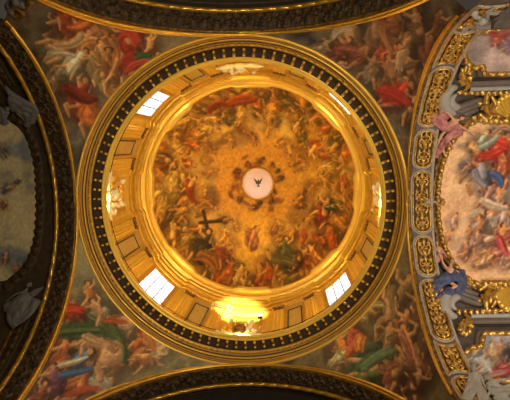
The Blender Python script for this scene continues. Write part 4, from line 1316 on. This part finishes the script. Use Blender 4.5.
# gilded leaf clusters at the inner corners of the two side frames
for Y, lab in ((lambda y: y, 'gilded leaf cluster at the corner of the red-robed side fresco'), (lambda y: 403 - y, 'gilded leaf cluster at the corner of the blue-grey side fresco')):
    o = empty('leaf_cluster', fnR(*px_on('R', 464, Y(72)), 0), lab, 'ornament', 'gilded corner leaves')
    m = MB()
    for k in range(9):
        a = rad(20 + 38 * k)
        leafpx(m, 'R', 465 + 2 * math.cos(a), Y(74 + 3 * math.sin(a)), 465 + 8 * math.cos(a), Y(74 + 10 * math.sin(a)), .34, .16, .14, .3)
    m.build('leaves', GOLD, o)
    m = MB()
    bar(m, 'R', [(461, Y(66)), (463, Y(74)), (467, Y(81)), (464, Y(88))], [.08, .14, .14, .08], [.16, .24, .24, .16], 8)
    m.build('scroll', GOLD, o)

# stucco cartouche in the upper left corner, at the foot of the pendentive
o = empty('stucco_scroll', PEND['TL'][95, -6], 'grey and gold stucco scroll at the foot of the upper left pendentive', 'ornament')
V = PEND['TL'].reshape(-1, 3); pv = proj(V)
def near(x, y, off=.12):
    p = V[np.argmin(((pv - np.array([x, y])) ** 2).sum(1))]
    v = (CAM - p); return p + v / np.linalg.norm(v) * off
m = MB()
for pts, r in (([(8, 3), (16, 6), (22, 12), (21, 18), (17, 17), (18, 13)], .16), ([(30, 0), (27, 6), (22, 8)], .14)):
    m.tube(smoothpath([near(*p) for p in pts], 18), r, 8)
m.build('scroll', GOLDD, o)
m = MB()
for pts, r in (([(4, 1), (10, 8), (16, 14)], .2), ([(14, 0), (19, 3), (25, 4)], .2)):
    m.tube(smoothpath([near(*p, .05) for p in pts], 14), r, 8)
m.build('stucco_swag', STUCCOG, o)

# ================================================================== THE DRUM'S PILASTERS AND SCULPTURE
PZ0, PZ1 = 25.3, 30.45
H = PZ1 - PZ0
proto = empty('drum_pilaster', (8.95, 0, PZ0), '', '', None)
def pbox(mb, x0, x1, y0, y1, z0, z1): return mb.box(loc, x0, x1, y0, y1, z0, z1)
m = MB(); pbox(m, -.24, .05, -.4, .4, .35, H - .6)
for y in (-.22, 0, .22): m.tube(np.array([(-.25, y, .55), (-.25, y, 2), (-.25, y, H - .75)]), .05, 8)
m.build('shaft', OCHRE, proto, smooth=False, local=True)
m = MB(); pbox(m, -.32, .05, -.47, .47, 0, .18); pbox(m, -.28, .05, -.44, .44, .18, .35)
m.build('base', GOLDP, proto, smooth=False, local=True)
m = MB(); pbox(m, -.2, .05, -.42, .42, H - .6, H - .1)
CAP = m.build('capital', GOLDP, proto, local=True, smooth=False)
m = MB(); pbox(m, -.3, .05, -.5, .5, H - .1, H)
m.build('abacus', GOLDL, CAP, local=True, smooth=False)
for y in (-.4, .4):
    m = MB(); Q = spiral(y, H - .2, .12, 1.3, PI / 2, 1 if y > 0 else -1); m.tube(np.stack([np.full(len(Q), -.28), Q[:, 0], Q[:, 1]], 1), np.linspace(.05, .03, len(Q)), 6)
    m.build('volute', GOLDD, CAP, local=True)
for zz_, hh_, nn in ((H - .6, .24, 4), (H - .4, .22, 3)):
    for k in range(nn):
        y = (k - (nn - 1) / 2) * .2
        m = MB(); m.tube(np.array([(-.2, y, zz_), (-.25, y, zz_ + hh_ * .6), (-.32, y, zz_ + hh_), (-.34, y, zz_ + hh_ * .8)]), [.08, .09, .06, .03], 6)
        m.build('acanthus_leaf', GOLDD, CAP, local=True)
anch = {0: 'the right sculpture bay', 45: 'the lower right drum window', 90: 'the bottom sculpture bay', 135: 'the lower left drum window', 180: 'the left sculpture bay', 225: 'the upper left drum window', 270: 'the top sculpture bay', 315: 'the upper right drum window'}
first = True
for a, nm in anch.items():
    for sgn, word in ((1, 'clockwise'), (-1, 'anticlockwise')):
        ph = PH0 + rad(a + sgn * 14.6)
        if first: r_ = proto; kids = list(proto.children); first = False
        else:
            r_ = proto.copy(); COL.objects.link(r_)
            for c in kids:
                k = c.copy(); COL.objects.link(k); k.parent = r_; k.matrix_parent_inverse = Matrix.Identity(4)
                for e in list(c.children):
                    q_ = e.copy(); COL.objects.link(q_); q_.parent = k; q_.matrix_parent_inverse = Matrix.Identity(4)
        p = ring(8.82, ph, PZ0)
        r_.location = (p[0], p[1], p[2] + ZO); r_.rotation_euler = (0, 0, ph)
        prop(r_, 'ochre pilaster with gilded capital, first one %s from %s' % (word, nm), 'pilaster', 'pilasters of the drum')

# coats of arms in the four sculpture bays
def arms(ph, label, z, tint, scale=1.0, R=8.72):
    fn = lambda x, y, z_: ring(R - np.asarray(x, float) * scale, ph + np.asarray(y, float) * scale / R, z + np.asarray(z_, float) * scale)
    o = empty('sculpted_cartouche', ring(R, ph, z), label, 'sculpture', 'sculpted cartouches of the drum')
    def el(mb, c, ax):
        C_ = fn(*c); X_ = fn(c[0] + ax[0], c[1], c[2]) - C_; Y_ = fn(c[0], c[1] + ax[1], c[2]) - C_; Z_ = fn(c[0], c[1], c[2] + ax[2]) - C_
        mb.ball(C_, np.stack([X_, Y_, Z_]), 14, 9)
    def tb(mb, pts, r):
        Q = smoothpath(pts, 22); mb.tube(fn(Q[:, 0], Q[:, 1], Q[:, 2]), np.asarray(r) * scale if np.isscalar(r) else np.interp(np.linspace(0, 1, len(Q)), np.linspace(0, 1, len(r)), r) * scale, 8)
    m = MB(); el(m, (.25, 0, 0), (.14, .36, .5)); el(m, (.36, 0, .02), (.08, .22, .32)); m.build('shield', tint, o)
    for sx in (-1, 1):
        m = MB(); tb(m, [(.2, sx * .2, -.7), (.26, sx * .52, -.5), (.28, sx * .5, -.1), (.28, sx * .62, .3), (.3, sx * .45, .62), (.3, sx * .28, .5), (.3, sx * .36, .38)], [.08, .13, .12, .12, .1, .08, .05])
        tb(m, [(.2, sx * .5, -.55), (.26, sx * .85, -.6), (.28, sx * .95, -.3), (.28, sx * .8, -.15), (.28, sx * .74, -.3)], [.09, .12, .11, .08, .05])
        m.build('scroll', GOLDL if sx > 0 else CREAM, o)
    m = MB()
    el(m, (.25, 0, .68), (.16, .3, .1))
    for k in range(5): tb(m, [(.3, (k - 2) * .12, .74), (.32, (k - 2) * .15, .9), (.32, (k - 2) * .17, 1.0)], [.05, .04, .06])
    m.build('crown', GOLDL, o)
    m = MB()
    for sx in (-1, 1):
        tb(m, [(.22, sx * .3, -.75), (.26, sx * .7, -.95), (.24, sx * 1.1, -.8), (.2, sx * 1.3, -.55)], [.1, .13, .1, .04])
        c_ = MB(); el(c_, (.26, sx * .62, .86), (.16, .14, .2)); el(c_, (.26, sx * .68, 1.08), (.1, .1, .12)); c_.build('cherub', CREAM, o)
    el(m, (.25, 0, -.8), (.16, .34, .2))
    m.build('garland', CREAM, o)
    return o


arms(PH0 + PI + rad(2), 'cream and gold sculpted cartouche in the left bay of the drum', 26.95, CREAM, 1.25)
arms(PH0 + PI / 2 + rad(2), 'sculpted cartouche in the bottom bay of the drum, below the bright floodlight', 26.7, GOLDD, 1.15)
arms(PH0, 'pale sculpted cartouche in the right bay of the drum', 27.2, CREAM, 1.2)
arms(PH0 - PI / 2 + rad(-2), 'gilded sculpted cartouche in the top bay of the drum', 28.6, CREAM, 1.2)

# the dove hanging in the lantern
dv = empty('dove', (-.02, -.1, 40.5), 'dark dove with spread wings hanging inside the bright lantern', 'bird')
m = MB()
pD = lambda x, y, z=0.0: np.array([-.02 + x, -.1 + y, 40.5 + z])
m.capsule(pD(0, -.02), pD(0, .2), .07, .11); m.capsule(pD(0, .2), pD(0, .34), .1, .045); m.ball(pD(0, -.14, -.01), .065, 9, 7); m.capsule(pD(0, -.19, -.02), pD(0, -.25, -.02), .02, .008)
remesh(m.build('body', DOVE, dv), .015)
for sx in (-1, 1):
    m = MB()
    for k in range(6):
        e = pD(sx * (.42 - .045 * k), -.34 + .1 * k)
        m.tube(np.array([pD(sx * .04, .04 + .02 * k), pD(sx * .2, -.1 + .06 * k, -.03), e]), [.05, .055, .02], 7, (np.array([0, 0, 1.]), .4))
    m.build('wing', DOVE, dv)
m = MB()
for k in range(5): m.tube(np.array([pD(0, .3), pD((k - 2) * .04, .42), pD((k - 2) * .07, .5)]), [.03, .04, .02], 6, (np.array([0, 0, 1.]), .4))
m.build('tail', DOVE, dv)
m = MB(); m.tube(np.array([pD(0, .08, .05), pD(0, .09, .6), pD(0, .1, 1.05)]), .008, 5); m.build('wire', DOVE, dv)

# floodlight on the bottom bay of the drum
FLA = PH0 + PI / 2 - rad(6.2)
fl = empty('floodlight', ring(9.0, FLA, 29.0), 'small bright floodlight fixed in the bottom bay of the drum', 'lamp')
fn = lambda x, y, z: ring(8.86 - x, FLA + y / 9.0, 28.7 + z)
MB().box(fn, .3, .52, -.16, .16, -.12, .16).build('housing', DARKG, fl, smooth=False)
MB().box(fn, .53, .55, -.14, .14, -.1, .14).build('lamp_lens', LAMPG, fl, smooth=False)
m = MB(); m.tube(np.stack([fn(-.2, 0, -.2), fn(.2, 0, -.16), fn(.4, 0, -.1)]), .03, 6); m.build('bracket', DARKG, fl)

# ================================================================== LIGHT
def area(name, p, target, size, power, col, shape='DISK', spread=180):
    l = bpy.data.lights.new(name, 'AREA'); l.shape = shape; l.size = size; l.energy = power; l.color = col; l.spread = rad(spread)
    o = bpy.data.objects.new(name, l); COL.objects.link(o)
    p = Vector((p[0], p[1], p[2] + ZO)); t = Vector((target[0], target[1], target[2] + ZO))
    o.location = p; o.rotation_euler = (t - p).to_track_quat('-Z', 'Y').to_euler()
    return o


def spot(name, p, target, power, col, size=60, blend=.8, r=.15):
    l = bpy.data.lights.new(name, 'SPOT'); l.energy = power; l.color = col; l.spot_size = rad(size); l.spot_blend = blend; l.shadow_soft_size = r
    o = bpy.data.objects.new(name, l); COL.objects.link(o)
    p = Vector((p[0], p[1], p[2] + ZO)); t = Vector((target[0], target[1], target[2] + ZO))
    o.location = p; o.rotation_euler = (t - p).to_track_quat('-Z', 'Y').to_euler()
    return o


WARM = (1.0, .77, .21); WARM2 = (1.0, .86, .58); DAY = (.92, .95, 1.0)
# floodlights standing on the drum cornice behind its lip, shining up into the drum and dome
for k in range(8):
    a = PH0 + rad(45 * k)
    f = .5 + .5 * math.sin(a)             # stronger towards the lower side
    p = ring(8.35, a, 25.4); t = ring(-3.0, a, 36.0)
    area('cornice_light', p, t, .5, 64 + 185 * f, WARM)
# daylight through the four drum windows
for w, e in zip(WIN, (60, 60, 150, 150)):
    p = ring(8.75, w, 27.6); t = ring(-6, w, 28.5)
    area('window_daylight', p, t, 1.6, e, DAY)
# sunbeam falling through the upper window on to the bottom bay
spot('sunbeam', ring(8.6, WIN[3], 28.8), ring(9.0, PH0 + rad(95), 30.3), 170000, (1, .92, .74), 15, .7, .1)
# lantern daylight
l = bpy.data.lights.new('lantern_daylight', 'POINT'); l.energy = 22; l.color = (1, .9, .86); l.shadow_soft_size = .3
o = bpy.data.objects.new('lantern_daylight', l); COL.objects.link(o); o.location = (0, 0.5, 40.1 + ZO)
# unseen area lights added below: fill for the crossing, and the nave's daylight
area('crossing_fill', (5, -7, 4), (-3, 6, 28), 6, 1750, WARM2)
area('crossing_fill', (-1, 3, 3), (0, 0, 28), 9, 220, WARM2)
area('nave_daylight', (16, -2, 8), (15, 0, 24), 7, 640, (1, .86, .72), spread=150)
area('nave_window_light', (13.5, 5.0, 14), (12.5, -3, 23), 3, 240, (1, .9, .8), spread=140)

w = bpy.data.worlds.new('church_air'); SC.world = w; w.use_nodes = True
bg = w.node_tree.nodes['Background']; bg.inputs['Color'].default_value = (1, .82, .6, 1); bg.inputs['Strength'].default_value = .05

vs = SC.view_settings
vs.view_transform = 'Standard'; vs.look = 'None'; vs.gamma = 1; vs.use_curve_mapping = False; vs.exposure = 0.0
